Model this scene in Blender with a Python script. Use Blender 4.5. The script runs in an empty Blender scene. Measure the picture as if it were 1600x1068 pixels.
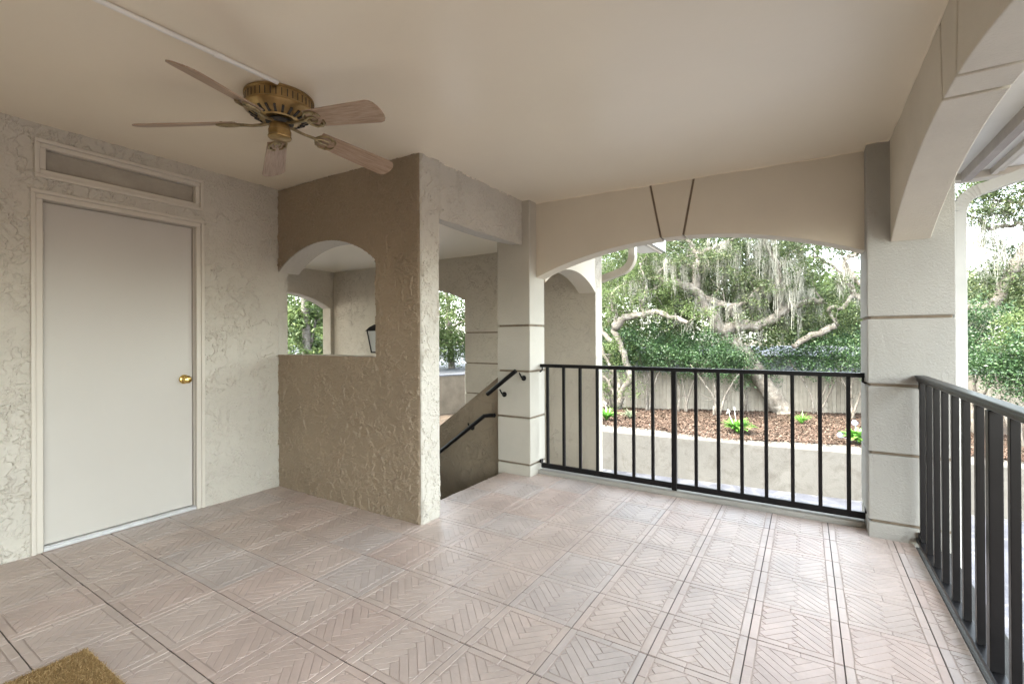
import bpy, bmesh, math, random
import numpy as np
from mathutils import Vector, Matrix
random.seed(7)
rng = np.random.default_rng(11)
R = math.radians
S = bpy.context.scene
COL = S.collection

# ------------------------------------------------------------------ camera
YAW, PIT, ROLL = R(32.032), R(0.154), R(-0.2717)
FPX, CX, CY, EYE = 734.2, 800.0, 526.8, 1.225
_cy, _sy = math.cos(YAW), math.sin(YAW)
_fw0, _rt0, _up0 = Vector((-_sy, _cy, 0)), Vector((_cy, _sy, 0)), Vector((0, 0, 1))
FW = _fw0 * math.cos(PIT) + _up0 * math.sin(PIT)
_u = _up0 * math.cos(PIT) - _fw0 * math.sin(PIT)
RT = _rt0 * math.cos(ROLL) + _u * math.sin(ROLL)
UP = _u * math.cos(ROLL) - _rt0 * math.sin(ROLL)
cam_d = bpy.data.cameras.new('camera')
cam = bpy.data.objects.new('camera', cam_d)
COL.objects.link(cam)
M = Matrix.Identity(4)
for i in range(3):
    M[i][0], M[i][1], M[i][2] = RT[i], UP[i], -FW[i]
M[2][3] = EYE
cam.matrix_world = M
cam_d.sensor_width = 36.0
cam_d.lens = FPX / 1600 * 36
cam_d.shift_y = -(534 - CY) / 1600
cam_d.clip_start, cam_d.clip_end = 0.05, 3000
S.camera = cam

def at(u, v, y):
    """world point on the vertical plane Y = y seen at photo pixel (u, v)"""
    d = RT * ((u - CX) / FPX) + FW + UP * ((CY - v) / FPX)
    t = y / d.y
    return Vector((d.x * t, y, EYE + d.z * t))

# ------------------------------------------------------------------ light
SUN_EL, SUN_AZ = R(58), R(215)          # azimuth clockwise from +Y
world = bpy.data.worlds.new('World')
S.world = world
world.use_nodes = True
wn = world.node_tree.nodes
sky = wn.new('ShaderNodeTexSky')
sky.sky_type = 'NISHITA'
sky.sun_disc = False
sky.sun_elevation = SUN_EL
sky.sun_rotation = SUN_AZ
sky.air_density = 1.0
sky.dust_density = 2.5
sky.ozone_density = 1.0
hs = wn.new('ShaderNodeHueSaturation')          # hazy, nearly white summer sky
hs.inputs['Saturation'].default_value = 0.5
world.node_tree.links.new(sky.outputs[0], hs.inputs['Color'])
world.node_tree.links.new(hs.outputs[0], wn['Background'].inputs[0])
wn['Background'].inputs[1].default_value = 0.15
sun_d = bpy.data.lights.new('sun', 'SUN')
sun_d.energy = 0.6
sun_d.angle = R(12)
sun_d.color = (1.0, 0.95, 0.87)
sun = bpy.data.objects.new('sun', sun_d)
COL.objects.link(sun)
sdir = Vector((math.sin(SUN_AZ) * math.cos(SUN_EL), math.cos(SUN_AZ) * math.cos(SUN_EL), math.sin(SUN_EL)))
sun.rotation_euler = sdir.to_track_quat('Z', 'Y').to_euler()
sun.location = (0, 0, 30)
S.view_settings.view_transform = 'Standard'
S.view_settings.look = 'None'
S.view_settings.gamma = 1
S.view_settings.exposure = 4.38
S.view_settings.use_white_balance = True
S.view_settings.white_balance_temperature = 6900
S.view_settings.white_balance_tint = 4
S.cycles.max_bounces = 10
S.cycles.diffuse_bounces = 8
S.cycles.use_denoising = True

# ------------------------------------------------------------------ materials
def nmat(name):
    m = bpy.data.materials.new(name)
    m.use_nodes = True
    nt = m.node_tree
    return m, nt, nt.nodes, nt.links, nt.nodes['Principled BSDF']

def ramp(n, stops, interp='LINEAR'):
    r = n.new('ShaderNodeValToRGB')
    r.color_ramp.interpolation = interp
    e = r.color_ramp.elements
    while len(e) < len(stops):
        e.new(0.5)
    for i, (p, c) in enumerate(stops):
        e[i].position = p
        e[i].color = c if len(c) == 4 else (*c, 1)
    return r

def noise(n, l, scale, detail=4, rough=0.5, dist=0.0, coord='Object', stretch=None):
    tc = n.new('ShaderNodeTexCoord')
    t = n.new('ShaderNodeTexNoise')
    t.inputs['Scale'].default_value = scale
    t.inputs['Detail'].default_value = detail
    t.inputs['Roughness'].default_value = rough
    t.inputs['Distortion'].default_value = dist
    if stretch:
        mp = n.new('ShaderNodeMapping')
        mp.inputs['Scale'].default_value = stretch
        l.new(tc.outputs[coord], mp.inputs[0])
        l.new(mp.outputs[0], t.inputs['Vector'])
    else:
        l.new(tc.outputs[coord], t.inputs['Vector'])
    return t

def math_n(n, l, op, a, b):
    m = n.new('ShaderNodeMath')
    m.operation = op
    for i, x in enumerate((a, b)):
        if x is None:
            continue
        if isinstance(x, (int, float)):
            m.inputs[i].default_value = x
        else:
            l.new(x, m.inputs[i])
    return m.outputs[0]

def paint(name, col, rough=0.7, var=0.08, scale=3, bump=0.0, bscale=120, spec=0.3, metal=0.0, stains=None):
    m, nt, n, l, b = nmat(name)
    t = noise(n, l, scale, 5, 0.6)
    c0 = tuple(x * (1 - var) for x in col)
    c1 = tuple(min(1, x * (1 + var)) for x in col)
    r = ramp(n, [(0.3, c0), (0.7, c1)])
    l.new(t.outputs[0], r.inputs[0])
    out = r.outputs[0]
    if stains:
        scol, sc, lo, hi = stains
        t2 = noise(n, l, sc, 8, 0.7, 0.6)
        r2 = ramp(n, [(lo, (0, 0, 0)), (hi, (1, 1, 1))])
        l.new(t2.outputs[0], r2.inputs[0])
        mx = n.new('ShaderNodeMixRGB')
        l.new(r2.outputs[0], mx.inputs[0])
        l.new(out, mx.inputs[1])
        mx.inputs[2].default_value = (*scol, 1)
        out = mx.outputs[0]
    l.new(out, b.inputs['Base Color'])
    b.inputs['Roughness'].default_value = rough
    b.inputs['Specular IOR Level'].default_value = spec
    b.inputs['Metallic'].default_value = metal
    if bump:
        t3 = noise(n, l, bscale, 4, 0.6)
        bp = n.new('ShaderNodeBump')
        bp.inputs['Strength'].default_value = 1.0
        bp.inputs['Distance'].default_value = bump
        l.new(t3.outputs[0], bp.inputs['Height'])
        l.new(bp.outputs[0], b.inputs['Normal'])
    return m

def skip_trowel(name, col, depth=0.004, scale=7.0, var=.05):
    """hand trowelled stucco: smooth flats broken by ragged raised lips"""
    m, nt, n, l, b = nmat(name)
    h = None
    # several layers of overlapping trowel laps; every lap ends in a sharp, broken lip
    for sc, dist, thr, amp, st in ((scale, 0.9, .50, 1.0, (1, 1, 1)), (scale * 1.6, 1.4, .54, .8, (1, 1, .7)), (scale * 2.6, 1.0, .52, .5, (1, 1, 1.3))):
        t = noise(n, l, sc, 8, 0.66, dist, stretch=st)
        r = ramp(n, [(thr - .10, (0, 0, 0)), (thr, (.38, .38, .38)), (thr + .018, (1, 1, 1)), (min(1, thr + .22), (.55, .55, .55))])
        l.new(t.outputs[0], r.inputs[0])
        mk = noise(n, l, sc * .55, 3, .5)
        mr = ramp(n, [(.44, (.05, .05, .05)), (.6, (1, 1, 1))])
        l.new(mk.outputs[0], mr.inputs[0])
        x = math_n(n, l, 'MULTIPLY', math_n(n, l, 'MULTIPLY', r.outputs[0], mr.outputs[0]), amp)
        h = x if h is None else math_n(n, l, 'ADD', h, x)
    lump = noise(n, l, scale * 2.2, 5, 0.6, 0.5)
    h = math_n(n, l, 'ADD', h, math_n(n, l, 'MULTIPLY', lump.outputs[0], 0.8))
    fine = noise(n, l, 90, 6, 0.7)
    h = math_n(n, l, 'ADD', h, math_n(n, l, 'MULTIPLY', fine.outputs[0], 0.16))
    bp = n.new('ShaderNodeBump')
    bp.inputs['Strength'].default_value = 1.0
    bp.inputs['Distance'].default_value = depth
    l.new(h, bp.inputs['Height'])
    l.new(bp.outputs[0], b.inputs['Normal'])
    t = noise(n, l, 1.3, 6, 0.65)
    r = ramp(n, [(0.3, tuple(x * (1 - var) for x in col)), (0.7, tuple(x * (1 + var) for x in col))])
    l.new(t.outputs[0], r.inputs[0])
    l.new(r.outputs[0], b.inputs['Base Color'])
    b.inputs['Roughness'].default_value = 0.6
    b.inputs['Specular IOR Level'].default_value = 0.35
    return m

CREAM = (0.50, 0.46, 0.397)
MAT = {}
MAT['stucco'] = skip_trowel('skip_trowel_stucco', CREAM, 0.0042, 6.5)
MAT['stucco_shade'] = skip_trowel('shade_tan_skip_trowel_stucco', (0.25, 0.195, 0.135), 0.0065, 5.5)  # stucco darkened to tan, shade put into the colour
MAT['plaster'] = paint('trowelled_plaster', CREAM, 0.62, 0.06, 1.6, 0.0012, 70, spec=.35, stains=((.42, .37, .30), 6, .66, .95))
MAT['plaster_shade'] = paint('shade_tan_trowelled_plaster', (0.275, 0.213, 0.148), 0.55, 0.08, 1.6, 0.0012, 70, spec=.4)  # shaded copy of the cream plaster, for the partition's porch side
MAT['stucco_fine'] = skip_trowel('fine_stucco', (0.50, 0.445, 0.365), 0.007, 6.0)
MAT['sand'] = paint('sand_finish_stucco', (.36, .342, .305), 0.85, 0.06, 2.0, 0.004, 95, stains=((.30, .27, .23), 9, .62, .86))
MAT['sand_cream'] = paint('cream_sand_finish_stucco', (.61, .555, .462), 0.85, 0.06, 2.0, 0.0035, 95, stains=((.38, .33, .27), 7, .64, .9))
MAT['sand_mid'] = paint('pale_sand_finish_stucco', (.48, .445, .38), 0.85, 0.06, 2.0, 0.0035, 95, stains=((.34, .30, .25), 7, .64, .9))
MAT['smooth_stucco'] = paint('smooth_stucco', (0.62, 0.555, 0.455), 0.75, 0.04, 1.5, 0.0012, 70)
MAT['ceiling'] = paint('ceiling_paint', (0.81, 0.725, 0.585), 0.30, 0.03, 0.8, 0.0012, 9, spec=0.5)
MAT['groove'] = paint('grimy_joint', (0.21, 0.165, 0.12), 0.9, 0.25, 14)
MAT['door'] = paint('door_paint', (0.49, 0.455, 0.408), 0.42, 0.03, 1.5, 0.0004, 40, spec=0.4, stains=((.40, .36, .31), 11, .70, .80))
MAT['trim'] = paint('trim_paint', (0.56, 0.51, 0.44), 0.45, 0.03, 3, spec=0.4)
MAT['gap'] = paint('dark_gap', (0.05, 0.045, 0.04), 0.9)
MAT['metal_sill'] = paint('aluminium_sill', (0.62, 0.61, 0.6), 0.35, 0.08, 20, metal=0.6)
MAT['black'] = paint('black_bronze_metal', (0.007, 0.0062, 0.0066), 0.33, 0.25, 9, 0.0003, 60, spec=0.25)
MAT['brass'] = paint('polished_brass', (0.78, 0.56, 0.2), 0.2, 0.1, 20, metal=1.0)
MAT['old_brass'] = paint('antique_brass', (0.37, 0.25, 0.11), 0.30, 0.3, 14, metal=0.9)
MAT['dark_brass'] = paint('dark_tarnished_brass', (0.30, 0.24, 0.14), 0.4, 0.4, 25, metal=0.9)
MAT['white_pvc'] = paint('white_plastic', (0.78, 0.75, 0.70), 0.4, 0.04, 6)
MAT['white_metal'] = paint('white_gutter', (0.50, 0.485, 0.455), 0.4, 0.06, 6)
MAT['tan_metal'] = paint('tan_downspout', (0.50, 0.45, 0.37), 0.45, 0.08, 6)
MAT['soffit'] = paint('soffit_paint', (0.79, 0.75, 0.68), 0.6, 0.04, 3)
MAT['brown_trim'] = paint('brown_fascia', (0.36, 0.315, 0.285), 0.55, 0.12, 6)
MAT['roof'] = paint('roof_shingle', (0.16, 0.12, 0.10), 0.9, 0.3, 12)
MAT['concrete'] = paint('weathered_concrete', (0.078, 0.074, 0.067), 0.9, 0.15, 1.3, 0.006, 40, stains=((.045, .04, .034), 2.6, .48, .78))
MAT['asphalt'] = paint('driveway_asphalt', (0.042, 0.044, 0.054), 0.85, 0.3, 1.2, 0.006, 60, stains=((.12, .12, .12), 2.4, .5, .75))
MAT['parking'] = paint('sunlit_pavement', (0.045, 0.047, 0.054), 0.9, 0.2, 2, 0.006, 30)
MAT['bark'] = paint('lichen_bark', (0.115, 0.100, 0.084), 0.95, 0.4, 6, 0.02, 22, stains=((.23, .218, .195), 5, .5, .68))
MAT['soil'] = paint('leaf_litter_ground', (0.06, 0.043, 0.03), 1.0, 0.5, 3, 0.02, 30)
MAT['sandy'] = paint('sandy_soil', (0.10, 0.092, 0.08), 1.0, 0.3, 3, 0.01, 40, stains=((.06, .048, .035), 7, .52, .72))
MAT['lamp_glass'] = paint('frosted_glass', (0.45, 0.46, 0.45), 0.2, 0.03, 5, spec=0.5)
MAT['siding'] = paint('pale_siding', (0.17, 0.178, 0.20), 0.7, 0.05, 2)
MAT['street_wall'] = paint('tan_garden_wall', (0.11, 0.09, 0.066), 0.9, 0.2, 2, 0.006, 20)
MAT['house_roof'] = paint('grey_house_roof', (0.085, 0.088, 0.10), 0.8, 0.2, 4)
MAT['petal'] = paint('white_petal', (0.8, 0.78, 0.72), 0.6)
MAT['blue_petal'] = paint('pale_blue_petal', (0.30, 0.34, 0.5), 0.6, 0.15, 30)

def island_mat(name, stops, rough=0.8, translucent=0.0, spec=0.2, bump=None, grain=None):
    m, nt, n, l, b = nmat(name)
    g = n.new('ShaderNodeNewGeometry')
    r = ramp(n, stops)
    l.new(g.outputs['Random Per Island'], r.inputs[0])
    out = r.outputs[0]
    if grain:
        t = noise(n, l, grain[0], 7, 0.7)
        rr = ramp(n, [(0.3, (1 - grain[1],) * 3), (0.7, (1 + grain[1] * .3,) * 3)])
        l.new(t.outputs[0], rr.inputs[0])
        mx = n.new('ShaderNodeMixRGB')
        mx.blend_type = 'MULTIPLY'
        mx.inputs[0].default_value = 1
        l.new(out, mx.inputs[1])
        l.new(rr.outputs[0], mx.inputs[2])
        out = mx.outputs[0]
    l.new(out, b.inputs['Base Color'])
    b.inputs['Roughness'].default_value = rough
    b.inputs['Specular IOR Level'].default_value = spec
    if bump:
        t = noise(n, l, bump[0], 5, 0.6)
        bp = n.new('ShaderNodeBump')
        bp.inputs['Strength'].default_value = 1
        bp.inputs['Distance'].default_value = bump[1]
        l.new(t.outputs[0], bp.inputs['Height'])
        l.new(bp.outputs[0], b.inputs['Normal'])
    if translucent:
        tr = n.new('ShaderNodeBsdfTranslucent')
        l.new(out, tr.inputs[0])
        mx = n.new('ShaderNodeMixShader')
        mx.inputs[0].default_value = translucent
        l.new(b.outputs[0], mx.inputs[1])
        l.new(tr.outputs[0], mx.inputs[2])
        l.new(mx.outputs[0], n['Material Output'].inputs[0])
    return m

def tile_mat(name, c):
    return island_mat(name, [(0, tuple(x * .95 for x in c)), (.5, c), (1, tuple(x * 1.04 for x in c))], 0.42, 0, 0.45, (70, 0.0010), (3.0, .22))
MAT['tile'] = tile_mat('embossed_floor_tile', (.56, .455, .395))
MAT['tile_pink'] = tile_mat('embossed_floor_tile_pink', (.555, .435, .375))
MAT['tile_grey'] = tile_mat('embossed_floor_tile_grey', (.54, .46, .415))
MAT['tile_recess'] = paint('tile_recess', (.47, .385, .335), 0.7, 0.12, 5)
MAT['grout'] = paint('tile_grout', (0.13, 0.11, 0.10), 0.9, 0.2, 8)
MAT['leaf_oak'] = island_mat('oak_leaf', [(0, (.030, .047, .018)), (.5, (.054, .079, .030)), (.85, (.088, .112, .046)), (1, (.135, .148, .070))], 0.5, 0.4, 0.4)
MAT['leaf_dark'] = island_mat('dark_shrub_leaf', [(0, (.014, .036, .014)), (.5, (.030, .066, .024)), (.9, (.058, .11, .04)), (1, (.10, .16, .06))], 0.45, 0.35, 0.5)
MAT['leaf_bright'] = island_mat('bright_leaf', [(0, (.046, .074, .025)), (.5, (.075, .112, .038)), (1, (.135, .17, .066))], 0.55, 0.45, 0.3)
MAT['leaf_lily'] = island_mat('lily_leaf', [(0, (.06, .17, .03)), (.5, (.10, .25, .04)), (1, (.17, .33, .07))], 0.4, 0.3, 0.5)
MAT['leaf_grey'] = island_mat('grey_green_leaf', [(0, (.14, .17, .11)), (1, (.24, .27, .18))], 0.6, 0.3)
MAT['moss'] = island_mat('spanish_moss', [(0, (.20, .195, .155)), (.5, (.31, .305, .26)), (1, (.45, .44, .39))], 0.9, 0.5, 0.05)
MAT['mulch'] = island_mat('mulch_chip', [(0, (.030, .020, .014)), (.4, (.052, .031, .022)), (.75, (.075, .049, .036)), (1, (.12, .092, .072))], 0.95)
MAT['fence'] = island_mat('fence_board', [(0, (.18, .16, .13)), (.5, (.21, .19, .157)), (1, (.24, .217, .18))], 0.85, 0, 0.2, (40, .002), (3, .25))
MAT['coir'] = island_mat('coir_fibre', [(0, (.24, .15, .065)), (.5, (.36, .235, .105)), (1, (.47, .325, .16))], 0.95, 0, 0.1)

def wood_mat():
    m, nt, n, l, b = nmat('limed_oak_blade')
    t = noise(n, l, 9, 6, 0.6, 0.4, stretch=(1.0, 14, 14))
    r = ramp(n, [(0.3, (.22, .14, .09)), (0.5, (.36, .25, .175)), (0.7, (.44, .33, .25))])
    l.new(t.outputs[0], r.inputs[0])
    l.new(r.outputs[0], b.inputs['Base Color'])
    b.inputs['Roughness'].default_value = 0.4
    return m
MAT['blade'] = wood_mat()

def pane_mat():
    m, nt, n, l, b = nmat('dusty_grey_pane')
    t = noise(n, l, 4, 6, 0.7)
    r = ramp(n, [(0.3, (.29, .255, .21)), (0.7, (.40, .36, .30))])
    l.new(t.outputs[0], r.inputs[0])
    l.new(r.outputs[0], b.inputs['Base Color'])
    b.inputs['Roughness'].default_value = 0.28
    b.inputs['Specular IOR Level'].default_value = 0.6
    return m
MAT['pane'] = pane_mat()

# ------------------------------------------------------------------ mesh helpers
class MB:
    def __init__(s):
        s.v, s.f, s.mi, s.cur = [], [], [], 0
    def add(s, verts, faces):
        o = len(s.v)
        s.v += [tuple(p) for p in verts]
        s.f += [tuple(i + o for i in f) for f in faces]
        s.mi += [s.cur] * len(faces)
    def box(s, x0, x1, y0, y1, z0, z1, mtx=None):
        vs = [(x0, y0, z0), (x1, y0, z0), (x1, y1, z0), (x0, y1, z0), (x0, y0, z1), (x1, y0, z1), (x1, y1, z1), (x0, y1, z1)]
        if mtx is not None:
            vs = [mtx @ Vector(p) for p in vs]
        s.add(vs, [(3, 2, 1, 0), (4, 5, 6, 7), (0, 1, 5, 4), (1, 2, 6, 5), (2, 3, 7, 6), (3, 0, 4, 7)])
    def strip(s, bot, top, axis, d0, d1):
        """wall between a lower and an upper polyline of (a, z), extruded d0..d1 across; axis = direction of a"""
        n = len(bot)
        P = (lambda a, z, d: (a, d, z)) if axis == 'x' else (lambda a, z, d: (d, a, z))
        vs = []
        for (a, z), (b, w) in zip(bot, top):
            vs += [P(a, z, d0), P(b, w, d0), P(a, z, d1), P(b, w, d1)]
        fs = [(0, 1, 3, 2), (4 * n - 4, 4 * n - 2, 4 * n - 1, 4 * n - 3)]
        for i in range(n - 1):
            o, q = 4 * i, 4 * i + 4
            fs += [(o, q, q + 1, o + 1), (o + 2, o + 3, q + 3, q + 2), (o, o + 2, q + 2, q), (o + 1, q + 1, q + 3, o + 3)]
        s.add(vs, fs)
    def tube(s, pts, rad, seg=8, cap=True, wob=0.0):
        pts = [Vector(p) for p in pts]
        if not hasattr(rad, '__len__'):
            rad = [rad] * len(pts)
        rings, nrm = [], None
        for i, p in enumerate(pts):
            d = (pts[min(i + 1, len(pts) - 1)] - pts[max(i - 1, 0)]).normalized()
            if nrm is None:
                nrm = d.orthogonal().normalized()
            else:
                nrm = (nrm - d * nrm.dot(d))
                nrm = nrm.normalized() if nrm.length > 1e-6 else d.orthogonal().normalized()
            b = d.cross(nrm)
            rings.append([p + (nrm * math.cos(2 * math.pi * k / seg) + b * math.sin(2 * math.pi * k / seg)) * rad[i] * (1 + wob * random.uniform(-1, 1)) for k in range(seg)])
        vs = [q for r in rings for q in r]
        fs = []
        for i in range(len(pts) - 1):
            for k in range(seg):
                a, b2 = i * seg + k, i * seg + (k + 1) % seg
                fs.append((a, b2, b2 + seg, a + seg))
        if cap:
            fs.append(tuple(reversed(range(seg))))
            fs.append(tuple(range(len(vs) - seg, len(vs))))
        s.add(vs, fs)
    def lathe(s, prof, seg=48, c=(0, 0, 0)):
        vs, fs = [], []
        for r, z in prof:
            for k in range(seg):
                a = 2 * math.pi * k / seg
                vs.append((c[0] + r * math.cos(a), c[1] + r * math.sin(a), c[2] + z))
        for i in range(len(prof) - 1):
            for k in range(seg):
                a, b = i * seg + k, i * seg + (k + 1) % seg
                fs.append((a, a + seg, b + seg, b))
        fs.append(tuple(range(seg)))
        fs.append(tuple(reversed(range(len(vs) - seg, len(vs)))))
        s.add(vs, fs)
    def build(s, name, mats, parent=None, bevel=0.0, smooth=False, loc=None, segs=2):
        me = bpy.data.meshes.new(name)
        loc = Vector(loc) if loc is not None else Vector((0, 0, 0))
        me.from_pydata([tuple(Vector(p) - loc) for p in s.v], [], s.f)
        if not isinstance(mats, (list, tuple)):
            mats = [mats]
        for m in mats:
            me.materials.append(MAT[m])
        if len(mats) > 1:
            me.polygons.foreach_set('material_index', s.mi)
        me.update()
        bm = bmesh.new()
        bm.from_mesh(me)
        bmesh.ops.recalc_face_normals(bm, faces=bm.faces)
        bm.to_mesh(me)
        bm.free()
        if smooth:
            me.polygons.foreach_set('use_smooth', [True] * len(me.polygons))
        o = bpy.data.objects.new(name, me)
        COL.objects.link(o)
        o.location = loc
        if parent is not None:
            o.parent = parent
        if bevel:
            b = o.modifiers.new('bevel', 'BEVEL')
            b.width = bevel
            b.segments = segs
            b.limit_method = 'ANGLE'
            b.angle_limit = R(40)
        return o

def tag(o, label=None, cat=None, group=None, kind=None):
    if label: o['label'] = label
    if cat: o['category'] = cat
    if group: o['group'] = group
    if kind: o['kind'] = kind
    return o

def empty(name, loc=(0, 0, 0), rz=0.0, label=None, cat=None, group=None):
    o = bpy.data.objects.new(name, None)
    o.empty_display_size = 0.1
    COL.objects.link(o)
    o.location = loc
    o.rotation_euler = (0, 0, rz)
    return tag(o, label, cat, group)

def link_copy(o, parent, loc=None, rot=None):
    c = o.copy()
    COL.objects.link(c)
    c.parent = parent
    if loc is not None: c.location = loc
    if rot is not None: c.rotation_euler = rot
    return c

def fast_mesh(name, verts, quads, mat, parent=None):
    """verts (N,3) float array, quads (M,4) int array"""
    me = bpy.data.meshes.new(name)
    verts = np.ascontiguousarray(verts, dtype=np.float32)
    quads = np.ascontiguousarray(quads, dtype=np.int32)
    me.vertices.add(len(verts))
    me.vertices.foreach_set('co', verts.ravel())
    k = quads.shape[1]
    me.loops.add(quads.size)
    me.loops.foreach_set('vertex_index', quads.ravel())
    me.polygons.add(len(quads))
    me.polygons.foreach_set('loop_start', np.arange(0, quads.size, k, dtype=np.int32))
    me.materials.append(MAT[mat])
    me.update(calc_edges=True)
    o = bpy.data.objects.new(name, me)
    COL.objects.link(o)
    if parent is not None:
        o.parent = parent
    return o

# ------------------------------------------------------------------ key dimensions (metres)
XD = -3.76            # door wall
YB0, YB1 = 2.31, 2.495   # partition with the arched pass-through
XP = -2.16            # end face of the partition
YA0, YA1 = 3.74, 3.90    # back arch
YC = 3.615            # front of the two columns
XR0, XR1 = 0.435, 0.62   # right-hand arch
GZ = -2.75            # ground level
def ceil_z(x): return 2.48 - 0.016 * (x - XD)

def arc(a0, a1, spring, crown, n=28):
    h = (a1 - a0) / 2
    sg = crown - spring
    r = (h * h + sg * sg) / (2 * sg)
    mid = (a0 + a1) / 2
    return lambda a: crown - (r - math.sqrt(max(r * r - (a - mid) ** 2, 0)))

# ------------------------------------------------------------------ floor: embossed tiles, real relief
PT, TX, TY = 0.3215, 0.115, 1.18
def clip(poly, x0, x1, y0, y1):
    for ax, lim, sgn in ((0, x0, 1), (0, x1, -1), (1, y0, 1), (1, y1, -1)):
        out = []
        for i, p in enumerate(poly):
            q = poly[(i + 1) % len(poly)]
            a, b = (p[ax] - lim) * sgn, (q[ax] - lim) * sgn
            if a >= 0: out.append(p)
            if a * b < 0:
                t = a / (a - b)
                out.append((p[0] + (q[0] - p[0]) * t, p[1] + (q[1] - p[1]) * t))
        poly = out
        if len(poly) < 3: return []
    return poly

def tile_bricks():
    w, g, nb = 0.0335, 0.0009, 5
    bw, jt = 0.029, 0.0022
    polys = []
    h = PT / 2
    e = h - jt
    i = h - jt - bw          # inner square half size
    for s in (-1, 1):        # border strips, each split in bricks
        a0, a1 = sorted((s * e, s * (i + g)))
        polys.append([(a0, -e), (a1, -e), (a1, -0.03 - g), (a0, -0.03 - g)])
        polys.append([(a0, -0.03), (a1, -0.03), (a1, e), (a0, e)])
        polys.append([(-i, a0), (0.02, a0), (0.02, a1), (-i, a1)])
        polys.append([(0.02 + g, a0), (i, a0), (i, a1), (0.02 + g, a1)])
    c = math.cos(math.pi / 4)
    i -= 0.004
    for m in range(-12, 13):
        for k in range(-4, 5):
            for kind in (0, 1):      # herringbone of long 1:5 bricks
                if kind == 0:
                    x0, y0 = (m + 2 * nb * k) * w, m * w
                    x1, y1 = x0 + nb * w, y0 + w
                else:
                    x0, y0 = m * w, (m - 2 * nb + 1 + 2 * nb * k) * w
                    x1, y1 = x0 + w, y0 + nb * w
                x0 += g; y0 += g; x1 -= g; y1 -= g
                q = [(x0, y0), (x1, y0), (x1, y1), (x0, y1)]
                q = [((x - y) * c + .012, (x + y) * c - .02) for x, y in q]
                q = clip(q, -i, i, -i, i)
                if len(q) >= 3:
                    ar = abs(sum(q[j][0] * q[(j + 1) % len(q)][1] - q[(j + 1) % len(q)][0] * q[j][1] for j in range(len(q)))) / 2
                    if ar > 6e-5: polys.append(q)
    return polys

BR = tile_bricks()
def in_floor(cx, cy):
    if cx < -2.37 and cy > 2.5: return False
    return True

def build_floor():
    mb = MB()
    X0, X1, Y0, Y1 = XD, 0.535, -3.2, 3.745
    i0 = math.floor((X0 - TX) / PT) - 1
    for a in range(i0, 4):
        for b in range(-15, 10):
            cx, cy = TX + (a + .5) * PT, TY + (b + .5) * PT
            if cx + PT / 2 < X0 or cx - PT / 2 > X1 or cy + PT / 2 < Y0 or cy - PT / 2 > Y1: continue
            flip = random.choice((1, 1, -1))
            if (a + b) % 2: flip = -flip
            tone = random.choices((0, 2, 3), (5, 3, 2))[0]
            dz = random.uniform(-.0006, .0006)
            e_ = PT / 2 - .0026
            q = clip([(cx - e_, cy - e_), (cx + e_, cy - e_), (cx + e_, cy + e_), (cx - e_, cy + e_)], X0, X1, Y0, Y1)
            if len(q) >= 3 and not (cy > YB1 - .05 and cx < -2.37 - PT / 2):
                if cy > YB1 - .05: q = clip(q, -2.368, X1, Y0, Y1)
                if len(q) >= 3:
                    mb.cur = 1
                    mb.add([(p[0], p[1], -.0021) for p in q], [tuple(range(len(q)))])
                    mb.cur = 0
            for q in BR:
                q = [(cx + x * flip, cy + y * flip) for x, y in q]
                # keep inside the porch (right edge, curb, stair well)
                q = clip(q, X0, X1, Y0, Y1)
                if len(q) < 3: continue
                mx = sum(p[0] for p in q) / len(q); my = sum(p[1] for p in q) / len(q)
                if my > YB1 - .05 and mx < -2.37:
                    continue
                if mx < -2.33 and my > YB1:
                    q = clip(q, -2.368, X1, Y0, Y1)
                    if len(q) < 3: continue
                n = len(q)
                r = max(math.hypot(p[0] - mx, p[1] - my) for p in q)
                top = []
                for p in q:
                    d = math.hypot(p[0] - mx, p[1] - my)
                    k = max(0.0, 1 - 0.0026 / max(d, 1e-4))
                    top.append((mx + (p[0] - mx) * k, my + (p[1] - my) * k, dz))
                vs = [(p[0], p[1], -.0036) for p in q] + top
                fs = [tuple(range(n, 2 * n))] + [(j, (j + 1) % n, n + (j + 1) % n, n + j) for j in range(n)]
                mb.cur = tone
                mb.add(vs, fs)
                mb.cur = 0
    o = mb.build('floor', ['tile', 'tile_recess', 'tile_pink', 'tile_grey'])
    tag(o, kind='structure')
    g = MB()
    g.box(XD, 0.535, -3.2, YB1, -0.06, -.0032)
    g.box(-2.368, 0.535, YB1, 3.745, -0.06, -.0032)
    tag(g.build('floor_bed', 'grout'), kind='structure')
build_floor()

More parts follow.
